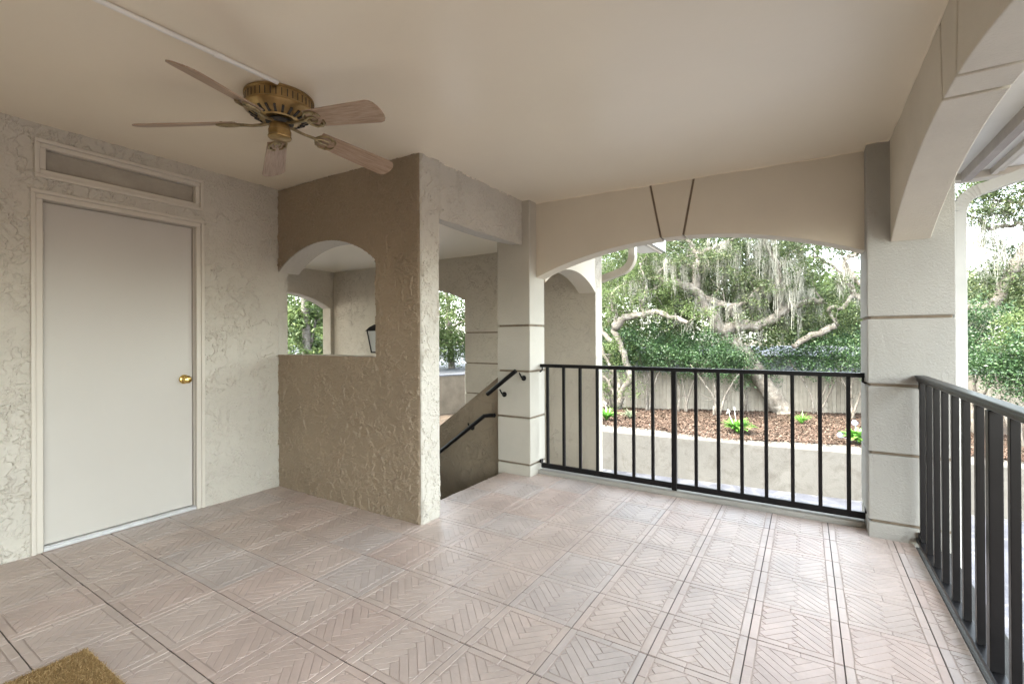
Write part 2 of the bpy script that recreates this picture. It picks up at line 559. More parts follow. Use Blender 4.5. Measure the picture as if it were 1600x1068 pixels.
# ------------------------------------------------------------------ trowelled plaster relief (real geometry)
def vnoise(u, v, seed):
    g = np.random.default_rng(seed).random((256, 256))
    iu, iv = np.floor(u).astype(int), np.floor(v).astype(int)
    fu, fv = u - iu, v - iv
    fu, fv = fu * fu * (3 - 2 * fu), fv * fv * (3 - 2 * fv)
    a, b = g[iu % 256, iv % 256], g[(iu + 1) % 256, iv % 256]
    c, d = g[iu % 256, (iv + 1) % 256], g[(iu + 1) % 256, (iv + 1) % 256]
    return (a * (1 - fu) + b * fu) * (1 - fv) + (c * (1 - fu) + d * fu) * fv
def fbm(u, v, sc, octv, seed, rough=.55):
    t, amp, tot = 0, 1, 0
    for k in range(octv):
        t = t + amp * vnoise(u * sc * 2 ** k + 17.3 * k, v * sc * 2 ** k + 5.1 * k, seed + k)
        tot += amp
        amp *= rough
    return t / tot
def trowel_height(u, v, seed):
    wu = u + .06 * (fbm(u, v, 6, 3, seed + 50) - .5) + .02 * (fbm(u, v, 26, 3, seed + 51) - .5)
    wv = v + .06 * (fbm(u, v, 6, 3, seed + 60) - .5) + .02 * (fbm(u, v, 26, 3, seed + 61) - .5)
    h = 0
    for i, (sc, thr, amp, sq) in enumerate(((6.5, .49, .0115, 1.0), (12, .50, .0105, .75), (22, .50, .0070, 1.3))):
        t = fbm(wu, wv * sq, sc, 5, seed + 10 * i, .6)
        lap = np.interp(t, [0, thr - .08, thr, thr + .010, thr + .10, 1], [0, 0, .15, 1, .30, .2])
        mask = np.interp(fbm(u, v, sc * .6, 2, seed + 10 * i + 5), [.36, .55], [.2, 1])
        h = h + amp * lap * mask
    return h + .0095 * fbm(wu, wv, 22, 4, seed + 90) + .003 * fbm(u, v, 3, 2, seed + 91)
def plaster(mb, org, du, dv, nrm, U, V, seed, hole=None, res=.005, mi=0, gain=.85):
    """skin of trowelled plaster over a wall face: org + a*du + b*dv, relief along nrm"""
    nu, nv = max(2, int(U / res)), max(2, int(V / res))
    a, b = np.meshgrid(np.linspace(0, U, nu + 1), np.linspace(0, V, nv + 1), indexing='ij')
    h = gain * trowel_height(a + 3.1, b + 1.7, seed) * np.clip(np.minimum.reduce([a, U - a, b * 3 + .02, (V - b) * 3 + .02]) / .008, .25, 1)
    P = np.array(org)[None, None] + a[..., None] * np.array(du) + b[..., None] * np.array(dv) + (h + .0004)[..., None] * np.array(nrm)
    idx = np.arange((nu + 1) * (nv + 1)).reshape(nu + 1, nv + 1)
    q = np.stack([idx[:-1, :-1], idx[1:, :-1], idx[1:, 1:], idx[:-1, 1:]], -1)
    ac, bc = (a[:-1, :-1] + a[1:, 1:]) / 2, (b[:-1, :-1] + b[1:, 1:]) / 2
    q = q[~hole(ac, bc)] if hole is not None else q.reshape(-1, 4)
    used = np.unique(q)
    lut = np.zeros(idx.size, int); lut[used] = np.arange(len(used))
    mb.cur = mi
    mb.add(P.reshape(-1, 3)[used].tolist(), lut[q].tolist())
    mb.cur = 0

# ------------------------------------------------------------------ ceiling
c = MB()
c.strip([(XD - .15, ceil_z(XD - .15)), (XR1, ceil_z(XR1))], [(XD - .15, 2.62), (XR1, 2.62)], 'x', -3.4, YA1 - .002)
def bead(pts, r=.0045):
    P = []
    for p, q in zip(pts[:-1], pts[1:]):
        p, q = Vector(p), Vector(q)
        k = max(2, int((q - p).length / .06))
        P += [p.lerp(q, i / k) + Vector((random.gauss(0, .0015), random.gauss(0, .0015), random.gauss(0, .0015))) for i in range(k)]
    P.append(Vector(pts[-1]))
    c.tube(P, [r * random.uniform(.5, 1.5) for _ in P], 6)
# ragged caulk line where the ceiling meets the beams
bead([(XP + .004, YB0, ceil_z(XP) - .002), (XP + .004, YC, ceil_z(XP) - .002)])
bead([(-2.075, YA0 - .003, ceil_z(-2.07) - .002), (.32, YA0 - .003, ceil_z(.32) - .002)])
bead([(.318, YA0, ceil_z(.32) - .002), (.318, YC - .003, ceil_z(.32) - .002), (XR0 - .002, YC - .003, ceil_z(XR0) - .002), (XR0 - .002, .87, ceil_z(XR0) - .002)])
tag(c.build('ceiling', 'ceiling'), kind='structure')
c = MB()
c.box(-6.75, -2.27, YB1 + .003, 5.12, 2.352, 2.60)
c.build('stairwell_ceiling', 'ceiling')
tag(bpy.data.objects['stairwell_ceiling'], kind='structure')

# ------------------------------------------------------------------ door wall
mb = MB()
YW0, YW1 = -3.4, YB1 + .0
for y0, y1, z0, z1 in ((YW0, .87, -.2, 2.60), (1.675, YB0 + .08, -.2, 2.60), (.87, 1.675, 2.045, 2.205), (.87, 1.675, 2.34, 2.60)):
    mb.box(XD - .2, XD, y0, y1, z0, z1)
mb.box(XD - .2, XD - .12, .87, 1.675, -.2, 2.045)
mb.box(XD - .2, XD - .12, .87, 1.675, 2.205, 2.34)
plaster(mb, (XD, .2, 0), (0, 1, 0), (0, 0, 1), (1, 0, 0), YB0 - .2, 2.485, 100,
        lambda a, b: ((a + .2 > .825) & (a + .2 < 1.718) & (b < 2.09)) | ((a + .2 > .845) & (a + .2 < 1.705) & (b > 2.18) & (b < 2.38)), mi=1)
o = mb.build('stucco_wall', ['stucco', 'plaster'])
tag(o, 'cream rough stucco wall around the plain door and the transom', 'wall')

d = empty('door', (XD, 1.272, 0), 0, 'plain off-white flush door with brass knob', 'door')
def inv(p, root): return (p[0] - root.location.x, p[1] - root.location.y, p[2] - root.location.z)
def part(mb, name, mats, root, under=None, **k):
    lx = root.location
    mb.v = [(p[0] - lx.x, p[1] - lx.y, p[2] - lx.z) for p in mb.v]
    return mb.build(name, mats, under or root, **k)
mb = MB(); mb.box(XD - .072, XD - .028, .876, 1.664, .03, 2.038)
slab = part(mb, 'door_slab', 'door', d, bevel=.002)
mb = MB()
def casing(mb, y0, y1, z0, z1, w, xo, legs=True):
    # moulded casing: two stepped bands
    for a, b, t in ((0, .42, .022), (.42, 1, .015)):
        ia, ib = w * a, w * b
        mb.box(xo - .02, xo + t, y0 + ia, y0 + ib, z0, z1 - ib)
        mb.box(xo - .02, xo + t, y1 - ib, y1 - ia, z0, z1 - ib)
        mb.box(xo - .02, xo + t, y0 + ia, y1 - ia, z1 - ib, z1 - ia)
casing(mb, .815, 1.728, 0.001, 2.098, .052, XD)
mb.box(XD - .1, XD - .0205, .8385, .8705, .001, 2.0455)
mb.box(XD - .1, XD - .0205, 1.6705, 1.703, .001, 2.0455)
mb.box(XD - .1, XD - .0205, .8705, 1.6705, 2.0425, 2.07)
part(mb, 'door_frame', 'trim', d, bevel=.004)
mb = MB(); mb.box(XD - .115, XD - .078, .84, 1.70, .002, 2.05)
part(mb, 'door_gap', 'gap', d)
mb = MB(); mb.box(XD - .1, XD + .012, .868, 1.674, .002, .022); mb.box(XD - .028, XD + .004, .869, 1.673, .0221, .028)
part(mb, 'threshold', 'metal_sill', d, bevel=.003)
mb = MB()
for z in (.25, 1.02, 1.82):
    mb.tube([(XD - .026, .873, z - .045), (XD - .026, .873, z + .045)], .006, 8)
part(mb, 'hinge', 'trim', d)
mb = MB()
prof = [(.0, .0), (.033, .0), (.033, .004), (.026, .009), (.012, .012), (.0105, .030), (.018, .036), (.0265, .047), (.027, .056), (.021, .064), (.008, .067), (.0, .067)]
seg = 28
mb.lathe(prof, seg)
mb.v = [(XD - .028 + z, 1.612 + x, .945 + y) for x, y, z in mb.v]
part(mb, 'knob', 'brass', d, under=slab, smooth=True)

t = empty('transom_window', (XD, 1.275, 2.28), 0, 'narrow transom window with dusty grey pane above the door', 'window')
mb = MB()
for a, b, tt in ((0, .022, .026), (.022, .05, .016)):
    for (y0, y1, z0, z1) in ((.83 + a, .83 + b, 2.168 + b, 2.393 - b), (1.722 - b, 1.722 - a, 2.168 + b, 2.393 - b), (.83 + a, 1.722 - a, 2.393 - b, 2.393 - a), (.83 + a, 1.722 - a, 2.168 + a, 2.168 + b)):
        mb.box(XD - .03, XD + tt, y0, y1, z0, z1)
part(mb, 'window_frame', 'trim', t, bevel=.004)
mb = MB(); mb.box(XD - .055, XD - .03, .872, 1.68, 2.2, 2.345)
part(mb, 'pane', 'pane', t)

# ------------------------------------------------------------------ partition with arched pass-through
mb = MB()
f = arc(XD, -2.577, 1.79, 1.985)
xs = [XD + (-2.577 - XD) * i / 30 for i in range(31)]
mb.strip([(x, f(x)) for x in xs], [(x, 2.47) for x in xs], 'x', YB0, YB1)
mb.box(XD, -2.577, YB0, YB1, GZ, 1.10)
mb.box(-2.577, XP, YB0, YB1, -.25, 2.47)
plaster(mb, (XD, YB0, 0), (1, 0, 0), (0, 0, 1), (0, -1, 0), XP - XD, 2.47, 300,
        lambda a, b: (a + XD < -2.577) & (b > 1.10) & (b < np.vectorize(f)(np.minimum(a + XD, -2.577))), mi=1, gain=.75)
plaster(mb, (XP, YB0, 0), (0, 1, 0), (0, 0, 1), (1, 0, 0), YB1 - YB0, 2.47, 500, mi=2)
# porch side coloured darker tan than ends and reveals, standing in for its shade
o = mb.build('partition_wall', ['stucco', 'plaster_shade', 'plaster'])
tag(o, 'rough stucco partition, shade coloured in as tan, with an arched pass-through opening', 'wall')

mb = MB()
mb.strip([(y, 2.075 - .02 * math.sin((y - YB1) / (YC - YB1) * math.pi)) for y in np.linspace(YB1 + .001, YC, 12)],
         [(y, 2.465) for y in np.linspace(YB1 + .001, YC, 12)], 'y', -2.268, XP)
plaster(mb, (XP, YB1 + .001, 2.058), (0, 1, 0), (0, 0, 1), (1, 0, 0), YC - YB1 - .001, 2.455 - 2.058, 700, res=.006, mi=1)
o = mb.build('beam', ['stucco', 'plaster'])
tag(o, 'rough stucco beam spanning over the stair opening', 'beam')

# ------------------------------------------------------------------ banded columns
def banded_column(x0, x1, y0, y1, bands, ztop, label, gh=.017, gd=.013, mat='sand'):
    mb = MB()
    zs = [GZ] + [z for z in bands] + [ztop]
    for i in range(len(zs) - 1):
        mb.box(x0, x1, y0, y1, zs[i] + (gh / 2 if i else 0), zs[i + 1] - (gh / 2 if i < len(zs) - 2 else 0))
    mb.cur = 1
    for z in bands:
        mb.box(x0 + gd, x1 - gd, y0 + gd, y1 - gd, z - gh / 2 - .004, z + gh / 2 + .004)
    o = mb.build('column', [mat, 'groove'], bevel=.006)
    return tag(o, label, 'column', 'banded stucco columns')
BANDS = [-2.4, -1.99, -1.57, -1.16, -.74, -.32, .10, .517, .932, 1.342]
banded_column(-2.42, -2.075, YC, YA1 - .01, BANDS, 2.46, 'banded cream stucco column at the head of the stairs', mat='sand_mid')
banded_column(.32, .728, YC, YA1 + .14, BANDS, 2.50, 'banded grey-cream stucco corner column where the two railings meet', mat='sand')
banded_column(.32, .728, .46, .865, BANDS, 2.50, 'banded stucco column at the near end of the right railing')

# ------------------------------------------------------------------ arches
def arch_wall(name, axis, a0, a1, spring, crown, zt, d0, d1, key, label, cat='arch', mat='smooth_stucco', groove=True, ztf=None, gw=.017, rec=.012):
    """segmental arch band with a keystone picked out by two grooves; key = (bottom half width, top half width)"""
    f = arc(a0, a1, spring, crown)
    mid = (a0 + a1) / 2
    zt = zt if callable(zt) else (lambda a, z=zt: z)
    mb = MB()
    def seg(b0, b1, t0, t1, n, dd0, dd1, lift=0.0):
        bs = [b0 + (b1 - b0) * i / n for i in range(n + 1)]
        ts = [t0 + (t1 - t0) * i / n for i in range(n + 1)]
        mb.strip([(b, f(b) + lift) for b in bs], [(t_, zt(t_)) for t_ in ts], axis, dd0, dd1)
    if groove:
        kb, kt = key
        seg(a0, mid - kb - gw / 2, a0, mid - kt - gw / 2, 24, d0, d1)
        seg(mid - kb + gw / 2, mid + kb - gw / 2, mid - kt + gw / 2, mid + kt - gw / 2, 6, d0, d1)
        seg(mid + kb + gw / 2, a1, mid + kt + gw / 2, a1, 24, d0, d1)
        mb.cur = 1
        seg(mid - kb - .03, mid + kb + .03, mid - kt - .03, mid + kt + .03, 6, d0 + rec, d1 - rec, rec)
        o = mb.build(name, [mat, 'groove'], bevel=.005)
    else:
        seg(a0, a1, a0, a1, 40, d0, d1)
        o = mb.build(name, mat, bevel=.005)
    return tag(o, label, cat)
arch_wall('arch', 'x', -2.08, .325, 1.775, 2.005, lambda x: ceil_z(x) + .02, YA0, YA1, (.083, .168), 'wide cream arch over the far railing with a grooved keystone')
arch_wall('arch', 'y', .86, YC + .002, 1.795, 2.105, lambda y: 2.46, XR0, XR1, (.094, .128), 'tall arch overhead at right with grooves wrapping under its keystone', mat='sand_cream', gw=.021)
arch_wall('arch', 'y', -2.8, .465, 1.795, 2.105, lambda y: 2.46, XR0, XR1, (.094, .128), 'unseen arch added behind the viewer to let in light', mat='sand_cream')  # unseen bay opening, added to brighten the ceiling and walls
arch_wall('arch', 'y', YA1 - .012, 5.13, 1.745, 1.935, 2.5, -2.272, -2.062, None, 'small plain arch beyond the left column at the stairwell', groove=False, mat='smooth_stucco')

# curb under the back railing, slab edge and lower storey
mb = MB(); mb.box(-2.07, .316, 3.752, YA1 + .02, -.3, .034)
tag(mb.build('curb', 'sand', bevel=.006), 'low pale stucco curb under the far railing', 'curb')
mb = MB(); mb.box(.538, .70, .87, YC - .003, -.3, -.012)
tag(mb.build('slab_ledge', 'concrete', bevel=.006), 'narrow concrete ledge outside the right railing', 'ledge')
mb = MB()
mb.box(XD - .1, .60, -3.19, YB1 - .0, GZ, -.30)
mb.box(-2.36, .60, YB1, YA1 - .02, GZ, -.31)
tag(mb.build('lower_storey_wall', 'stucco_fine'), 'stucco lower storey under the porch floor', 'wall')
mb = MB()
mb.box(XD - .0, 1.0, -3.4, -3.2, GZ, 2.6)
tag(mb.build('rear_wall', 'stucco'), 'stucco wall closing the porch behind the viewer', 'wall')

# ------------------------------------------------------------------ stairwell
mb = MB()
NR = 15
RI, TR_ = -GZ / NR, .252
for i in range(NR - 1):
    x1 = -2.37 - TR_ * i
    mb.box(x1 - TR_, x1, YB1 + .004, 3.648, GZ, -RI * (i + 1))
tag(mb.build('staircase', 'concrete', bevel=.008), 'concrete staircase going down behind the partition', 'stairs')
mb = MB()
sl = .727
def top_z(x): return .794 + (x + 2.56) * sl
xs = [-2.421, -2.9, -3.5, -4.2, -4.9, -5.6]
mb.strip([(x, GZ) for x in xs], [(x, max(top_z(x), GZ + .9)) for x in xs], 'x', 3.68, 3.86)
tag(mb.build('stair_wall', 'stucco_shade', bevel=.01), 'low stucco wall, shade coloured in as tan, sloping down beside the stairs', 'wall')  # tan colour carries the shade on this wall

fy0, fy1 = 5.12, 5.32
ax0, ax1 = -5.72, -3.963
mb = MB()
f = arc(ax0, ax1, 1.752, 1.955)
xs = [ax0 + (ax1 - ax0) * i / 30 for i in range(31)]
mb.strip([(x, f(x)) for x in xs], [(x, 2.6) for x in xs], 'x', fy0, fy1)
mb.box(-6.75, ax0, fy0, fy1, GZ, 2.6)
# right of the arch: banded pier
zs = [GZ, .489, .896, 1.309, 2.6]
for i in range(4):
    mb.box(ax1, -3.2, fy0, fy1, zs[i] + (.009 if i else 0), zs[i + 1] - (.009 if i < 3 else 0))
mb.box(-3.2, -2.062, fy0, fy1, GZ, 2.6)
mb.cur = 1
for z in zs[1:-1]:
    mb.box(ax1 + .012, -3.2, fy0 + .012, fy1 - .012, z - .013, z + .013)
o = mb.build('stairwell_wall', ['stucco_fine', 'groove'])
tag(o, 'far stairwell wall with a garden arch and a banded pier', 'wall')
mb = MB()
f = arc(3.45, 5.06, 1.74, 1.96)
ys = [3.45 + 1.61 * i / 24 for i in range(25)]
mb.strip([(y, f(y)) for y in ys], [(y, 2.6) for y in ys], 'y', -6.95, -6.752)
mb.box(-6.95, -6.752, YB1 - .2, 3.45, GZ, 2.6)
mb.box(-6.95, -6.752, 5.06, fy1, GZ, 2.6)
tag(mb.build('stairwell_wall', 'stucco_fine'), 'left stairwell wall with an arch, seen through the pass-through', 'wall')
mb = MB(); mb.box(-6.75, XD - .2, YB1 - .2, YB1, GZ, 2.6)
tag(mb.build('stairwell_wall', 'stucco'), 'stucco wall on the house side of the stairs', 'wall')

# wall lantern on the far stairwell wall
lc = at(590, 528, 4.96)
l_ = empty('wall_lantern', (lc.x, 5.12, lc.z), 0, 'black lantern with white glass seen through the pass-through', 'lantern')
LX, LY, LZ, LK = lc.x, 4.96, lc.z, 1.95
def frus(mb, z0, z1, h0, h1):
    vs = [(LX + sx * h * LK, LY + sy * h * LK, LZ + (z - LZ) * LK) for z, h in ((z0, h0), (z1, h1)) for sx, sy in ((-1, -1), (1, -1), (1, 1), (-1, 1))]
    mb.add(vs, [(3, 2, 1, 0), (4, 5, 6, 7), (0, 1, 5, 4), (1, 2, 6, 5), (2, 3, 7, 6), (3, 0, 4, 7)])
mb = MB(); frus(mb, LZ + .055, LZ + .085, .066, .045); frus(mb, LZ + .085, LZ + .105, .045, .02)
mb.tube([(LX, LY, LZ + .2), (LX, LY, LZ + .27)], [.024, .008], 10)
part(mb, 'lantern_cap', 'black', l_)
mb = MB()
for sx in (-1, 1):
    for sy in (-1, 1):
        mb.tube([(LX + sx * .055 * LK, LY + sy * .055 * LK, LZ + .056 * LK), (LX + sx * .034 * LK, LY + sy * .034 * LK, LZ - .105 * LK)], .009, 6)
frus(mb, LZ - .115, LZ - .104, .036, .038)
mb.tube([(LX, LY, LZ - .22), (LX, LY, LZ - .28)], [.02, .008], 8)
part(mb, 'lantern_frame', 'black', l_)
mb = MB(); frus(mb, LZ - .103, LZ + .054, .031, .051)
part(mb, 'lantern_glass', 'lamp_glass', l_)
mb = MB(); mb.box(LX - .05, LX + .05, 5.10, 5.119, LZ - .06, LZ + .24)
mb.tube([(LX, 5.11, LZ + .09 * LK), (LX, 5.06, LZ + .16 * LK), (LX, LY, LZ + .135 * LK)], .007, 8)
part(mb, 'bracket', 'black', l_)

# ------------------------------------------------------------------ railings
def post_end(mb, p, q):
    mb.tube([p, q], .007, 8)
r = empty('railing', (-.88, 3.80, 0), 0, 'black metal railing under the far arch, facing the garden', 'railing', 'black porch railings')
mb = MB(); mb.box(-2.066, .326, 3.778, 3.823, .962, .992)
part(mb, 'top_rail', 'black', r, bevel=.005)
mb = MB(); mb.box(-2.062, .322, 3.787, 3.813, .046, .090)
part(mb, 'bottom_rail', 'black', r, bevel=.004)
mb = MB(); mb.box(-.899, -.861, 3.781, 3.819, -.003, .9625)
part(mb, 'post', 'black', r, bevel=.003)
mb = MB(); mb.box(-.0118, .0118, -.0118, .0118, .0895, .9625)
bal = mb.build('baluster', 'black', r, bevel=.002)
bxs = [-1.997, -1.835, -1.677, -1.518, -1.359, -1.203, -1.047, -.718, -.559, -.401, -.244, -.083, .077, .234]
for i, x in enumerate(bxs):
    o = bal if i == 0 else link_copy(bal, r)
    o.location = (x + .88, 0, 0)
for x, s in ((-2.064, 1), (.324, -1)):
    mb = MB()
    mb.tube([(x + s * .012, 3.80, .965), (x + s * .012, 3.80, .935), (x - s * .012, 3.80, .92)], .008, 8)
    part(mb, 'wall_bracket', 'black', r)
    mb = MB(); mb.box(x - .008, x + .008, 3.78, 3.82, .088, .12)
    part(mb, 'foot_bracket', 'black', r)

r = empty('railing', (.565, 2.24, 0), 0, 'black metal railing on the right, seen end-on beside the viewer', 'railing', 'black porch railings')
Y0r, Y1r = .868, YC - .004
mb = MB(); mb.box(.541, .592, Y0r, Y1r, .985, .999); mb.box(.549, .584, Y0r, Y1r, .962, .9848)
part(mb, 'top_rail', 'black', r, bevel=.005)
mb = MB(); mb.box(.544, .586, Y0r, Y1r, .020, .042)
part(mb, 'bottom_rail', 'black', r, bevel=.003)
mb = MB(); mb.box(-.0195, .0195, -.0195, .0195, .0415, .9625)
pr = mb.build('post', 'black', r, bevel=.003)
pr.location = (0, 2.325 - 2.24, 0)
mb = MB(); mb.box(-.0128, .0128, -.0128, .0128, .0415, .9625)
bal2 = mb.build('baluster', 'black', r, bevel=.002)
ys = [3.545, 3.375, 3.20, 3.028, 2.845, 2.675, 2.495, 2.135, 1.96, 1.79, 1.62, 1.45, 1.28, 1.11, .95]
for i, y in enumerate(ys):
    o = bal2 if i == 0 else link_copy(bal2, r)
    o.location = (0, y - 2.24, 0)
mb = MB()
mb.tube([(.565, Y1r - .012, .965), (.565, Y1r - .012, .935), (.565, Y1r + .006, .92)], .008, 8)
part(mb, 'wall_bracket', 'black', r)
mb = MB()
mb.box(.553, .577, Y1r - .012, Y1r + .002, .04, .075)
part(mb, 'foot_bracket', 'black', r)

# stair handrails
def handrail(pts, brackets, label, wally):
    p0 = Vector(pts[0])
    h = empty('handrail', pts[0], 0, label, 'handrail', 'black stair handrails')
    mb = MB(); mb.tube(pts, .019, 12)
    part(mb, 'rail_tube', 'black', h, smooth=False)
    for b in brackets:
        b = Vector(b)
        mb = MB()
        mb.tube([b + Vector((-.02, -.05, .05)), b + Vector((0, -.045, .012)), b + Vector((0, -.012, 0)), b], .007, 8)
        mb.tube([b + Vector((0, -.008, 0)), b + Vector((0, 0, 0))], .024, 14)
        part(mb, 'bracket', 'black', h)
handrail([(-2.50, 3.56, .712), (-2.19, 3.56, .938)], [(-2.345, YC, .715), (-2.137, YC, .872)], 'short black handrail bracketed to the banded column', YC)
handrail([(-2.46, 3.62, .512), (-2.50, 3.62, .510), (-2.578, 3.62, .498), (-3.7, 3.62, -.33), (-4.9, 3.62, -1.2)], [(-2.76, 3.68, .36), (-3.9, 3.68, -.49)], 'long black handrail running down the sloping stair wall', 3.68)

# ------------------------------------------------------------------ ceiling fan
FX, FY = -2.265, 1.401
FZ = ceil_z(FX)
fan = empty('ceiling_fan', (FX, FY, FZ), R(7.5), 'brass ceiling fan with five limed wood blades', 'ceiling fan')
mb = MB()
mb.lathe([(.0, -.0005), (.156, -.0005), (.163, -.006), (.163, -.014), (.158, -.017), (.158, -.062), (.164, -.066), (.164, -.074), (.157, -.082), (.140, -.092), (.118, -.106), (.092, -.114), (.088, -.120), (.0, -.120)], 72)
mb.cur = 1
for k in range(40):
    a = 2 * math.pi * k / 40
    mb.box(.1575, .1592, -.0022, .0022, -.058, -.022, Matrix.Rotation(a, 4, 'Z'))
for k in range(22):
    a = 2 * math.pi * k / 22
    mt = Matrix.Rotation(a, 4, 'Z') @ Matrix.Translation((.119, 0, -.1055)) @ Matrix.Rotation(R(-27), 4, 'Y')
    mb.box(-.021, .021, -.0055, .0055, -.003, .0035, mt)
hous = mb.build('motor_housing', ['old_brass', 'gap'], fan, smooth=True)
hous.modifiers.new('es', 'EDGE_SPLIT').split_angle = R(35)
mb = MB(); mb.lathe([(.0, -.1195), (.062, -.1195), (.066, -.128), (.062, -.138), (.03, -.140), (.0, -.140)], 40)
mb.build('motor_hub', 'gap', fan, smooth=True)
mb = MB(); mb.lathe([(.0, -.138), (.046, -.138), (.050, -.146), (.050, -.168), (.054, -.171), (.054, -.178), (.052, -.198), (.056, -.202), (.054, -.208), (.048, -.211), (.0, -.2115)], 40)
sc = mb.build('switch_cap', 'old_brass', fan, smooth=True)
sc.modifiers.new('es', 'EDGE_SPLIT').split_angle = R(35)
# blade: x = along, outline with clipped rounded tip
BZ = -.124
DROOP = R(6.6)
out = []
hw0, hw1, L0, L1 = .052, .067, .205, .655
for i in range(13):
    tt = i / 12
    out.append((L0 + (L1 - .05 - L0) * tt, -(hw0 + (hw1 - hw0) * tt)))
for i in range(1, 8):
    a = -math.pi / 2 + math.pi * i / 8
    out.append((L1 - .05 + .05 * math.cos(a) ** .8, hw1 * math.sin(a) * (1 if abs(math.sin(a)) < 1 else 1)))
for i in range(13):
    tt = 1 - i / 12
    out.append((L0 + (L1 - .05 - L0) * tt, (hw0 + (hw1 - hw0) * tt)))
mb = MB()
n = len(out)
mb.add([(x, y, -.003) for x, y in out] + [(x, y, .003) for x, y in out],
       [tuple(reversed(range(n))), tuple(range(n, 2 * n))] + [(i, (i + 1) % n, n + (i + 1) % n, n + i) for i in range(n)])
blade = mb.build('blade', 'blade', fan, bevel=.001)
mi = MB()
# ornate iron: arm from the hub dropping to a forked openwork plate under the blade
mi.tube([(.045, 0, -.004), (.09, 0, -.012), (.13, 0, -.014), (.17, 0, -.010), (.20, 0, -.009)], [.009, .008, .007, .008, .008], 8)
for s in (-1, 1):
    mi.tube([(.185, 0, -.008), (.20, s * .03, -.009), (.225, s * .046, -.009), (.26, s * .045, -.009), (.285, s * .03, -.008), (.292, s * .010, -.008)], [.007, .006, .0065, .006, .0055, .004], 7)
    mi.tube([(.19, 0, -.009), (.22, s * .016, -.010), (.25, s * .014, -.009), (.262, s * .006, -.008)], [.006, .005, .005, .003], 7)
for x, y in ((.215, 0), (.262, .034), (.262, -.034)):
    mi.tube([(x, y, -.015), (x, y, .006)], .007, 8)
iron = mi.build('blade_iron', 'dark_brass', blade)
PITCH = R(-19)
for k in range(5):
    bo = blade if k == 0 else link_copy(blade, fan)
    if k:
        link_copy(iron, bo)
    bo.location = (0, 0, BZ)
    bo.rotation_euler = (Matrix.Rotation(2 * math.pi * k / 5, 3, 'Z') @ Matrix.Rotation(DROOP, 3, 'Y') @ Matrix.Rotation(PITCH, 3, 'X')).to_euler()

cd = empty('conduit', (-2.14, .2, ceil_z(-2.14)), 0, 'thin white conduit pipe along the ceiling to the fan', 'conduit')
mb = MB()
zc = ceil_z(-2.14) - .011
mb.tube([(-2.17, -3.19, zc), (-2.15, .4, zc), (-2.128, 1.05, zc), (-2.118, 1.30, zc)], .0105, 12)
part(mb, 'pipe', 'white_pvc', cd, smooth=True)
mb = MB(); mb.tube([(-2.1292, 1.02, zc), (-2.1275, 1.06, zc)], .0135, 12)
part(mb, 'coupling', 'white_pvc', cd)

# ------------------------------------------------------------------ doormat
mx0, mx1, my0, my1 = -2.42, -1.62, .22, .685
def doormat():
    N = 42000
    px = rng.uniform(mx0, mx1, N); py = rng.uniform(my0, my1, N)
    hgt = rng.uniform(.010, .016, N)
    dx, dy = rng.normal(0, .0045, N), rng.normal(0, .0045, N)
    ang = rng.uniform(0, math.pi, N); w = rng.uniform(.0007, .0013, N)
    b0 = np.stack([px - np.cos(ang) * w, py - np.sin(ang) * w, np.full(N, .004)], 1)
    b1 = np.stack([px + np.cos(ang) * w, py + np.sin(ang) * w, np.full(N, .004)], 1)
    t1 = np.stack([px + dx + np.cos(ang) * w * .6, py + dy + np.sin(ang) * w * .6, hgt], 1)
    t0 = np.stack([px + dx - np.cos(ang) * w * .6, py + dy - np.sin(ang) * w * .6, hgt], 1)
    v = np.stack([b0, b1, t1, t0], 1).reshape(-1, 3)
    root = empty('doormat', (0, 0, 0), 0, 'golden coir doormat lying on the tiles at the bottom left', 'doormat')
    fast_mesh('coir_pile', v, np.arange(4 * N).reshape(-1, 4), 'coir', root)
    mb = MB(); mb.box(mx0, mx1, my0, my1, .0006, .0085)
    mb.build('mat_base', 'coir', root, bevel=.003)
doormat()

# ------------------------------------------------------------------ downspouts, eaves, roof
def fluted(mb, pts, w, dpt, across, flutes=3):
    """rectangular fluted pipe swept along pts; across = width direction vector"""
    pts = [Vector(p) for p in pts]
    across = Vector(across).normalized()
    rings = []
    for i, p in enumerate(pts):
        dd = (pts[min(i + 1, len(pts) - 1)] - pts[max(i - 1, 0)]).normalized()
        nn = dd.cross(across).normalized()
        ring = []
        m = flutes * 4
        for s, sgn in ((1, 1), (-1, -1)):
            for k in range(m + 1):
                a = (k / m * 2 - 1) * sgn
                bump = .004 if (k % 4) in (1, 2) else 0
                ring.append(p + across * (a * w / 2) + nn * (s * (dpt / 2 - bump)))
        rings.append(ring)
    k = len(rings[0])
    vs = [q for r_ in rings for q in r_]
    fs = [tuple(reversed(range(k))), tuple(range(len(vs) - k, len(vs)))]
    for i in range(len(rings) - 1):
        for j in range(k):
            fs.append((i * k + j, i * k + (j + 1) % k, (i + 1) * k + (j + 1) % k, (i + 1) * k + j))
    mb.add(vs, fs)
def elbow(p, d0, d1, r, n=9, rib=0.0):
    """bend points from direction d0 to d1 starting at p"""
    d0, d1 = Vector(d0).normalized(), Vector(d1).normalized()
    pts, p = [Vector(p)], Vector(p)
    for i in range(1, n + 1):
        d_ = d0.lerp(d1, i / n).normalized()
        p = p + d_ * (r / n)
        pts.append(p.copy())
    return pts
ds = empty('downspout', (.775, 3.83, GZ), 0, 'white fluted downspout beside the right corner column', 'downspout', 'gutter downspouts')
mb = MB()
e1 = elbow((.79, 3.86, 1.98), (0, 0, 1), (1, -.12, .30), .17)
fluted(mb, [(.79, 3.86, GZ), (.79, 3.86, 1.98)], .075, .058, (0, 1, 0))
part(mb, 'pipe', 'white_metal', ds, bevel=.002)
mb = MB()
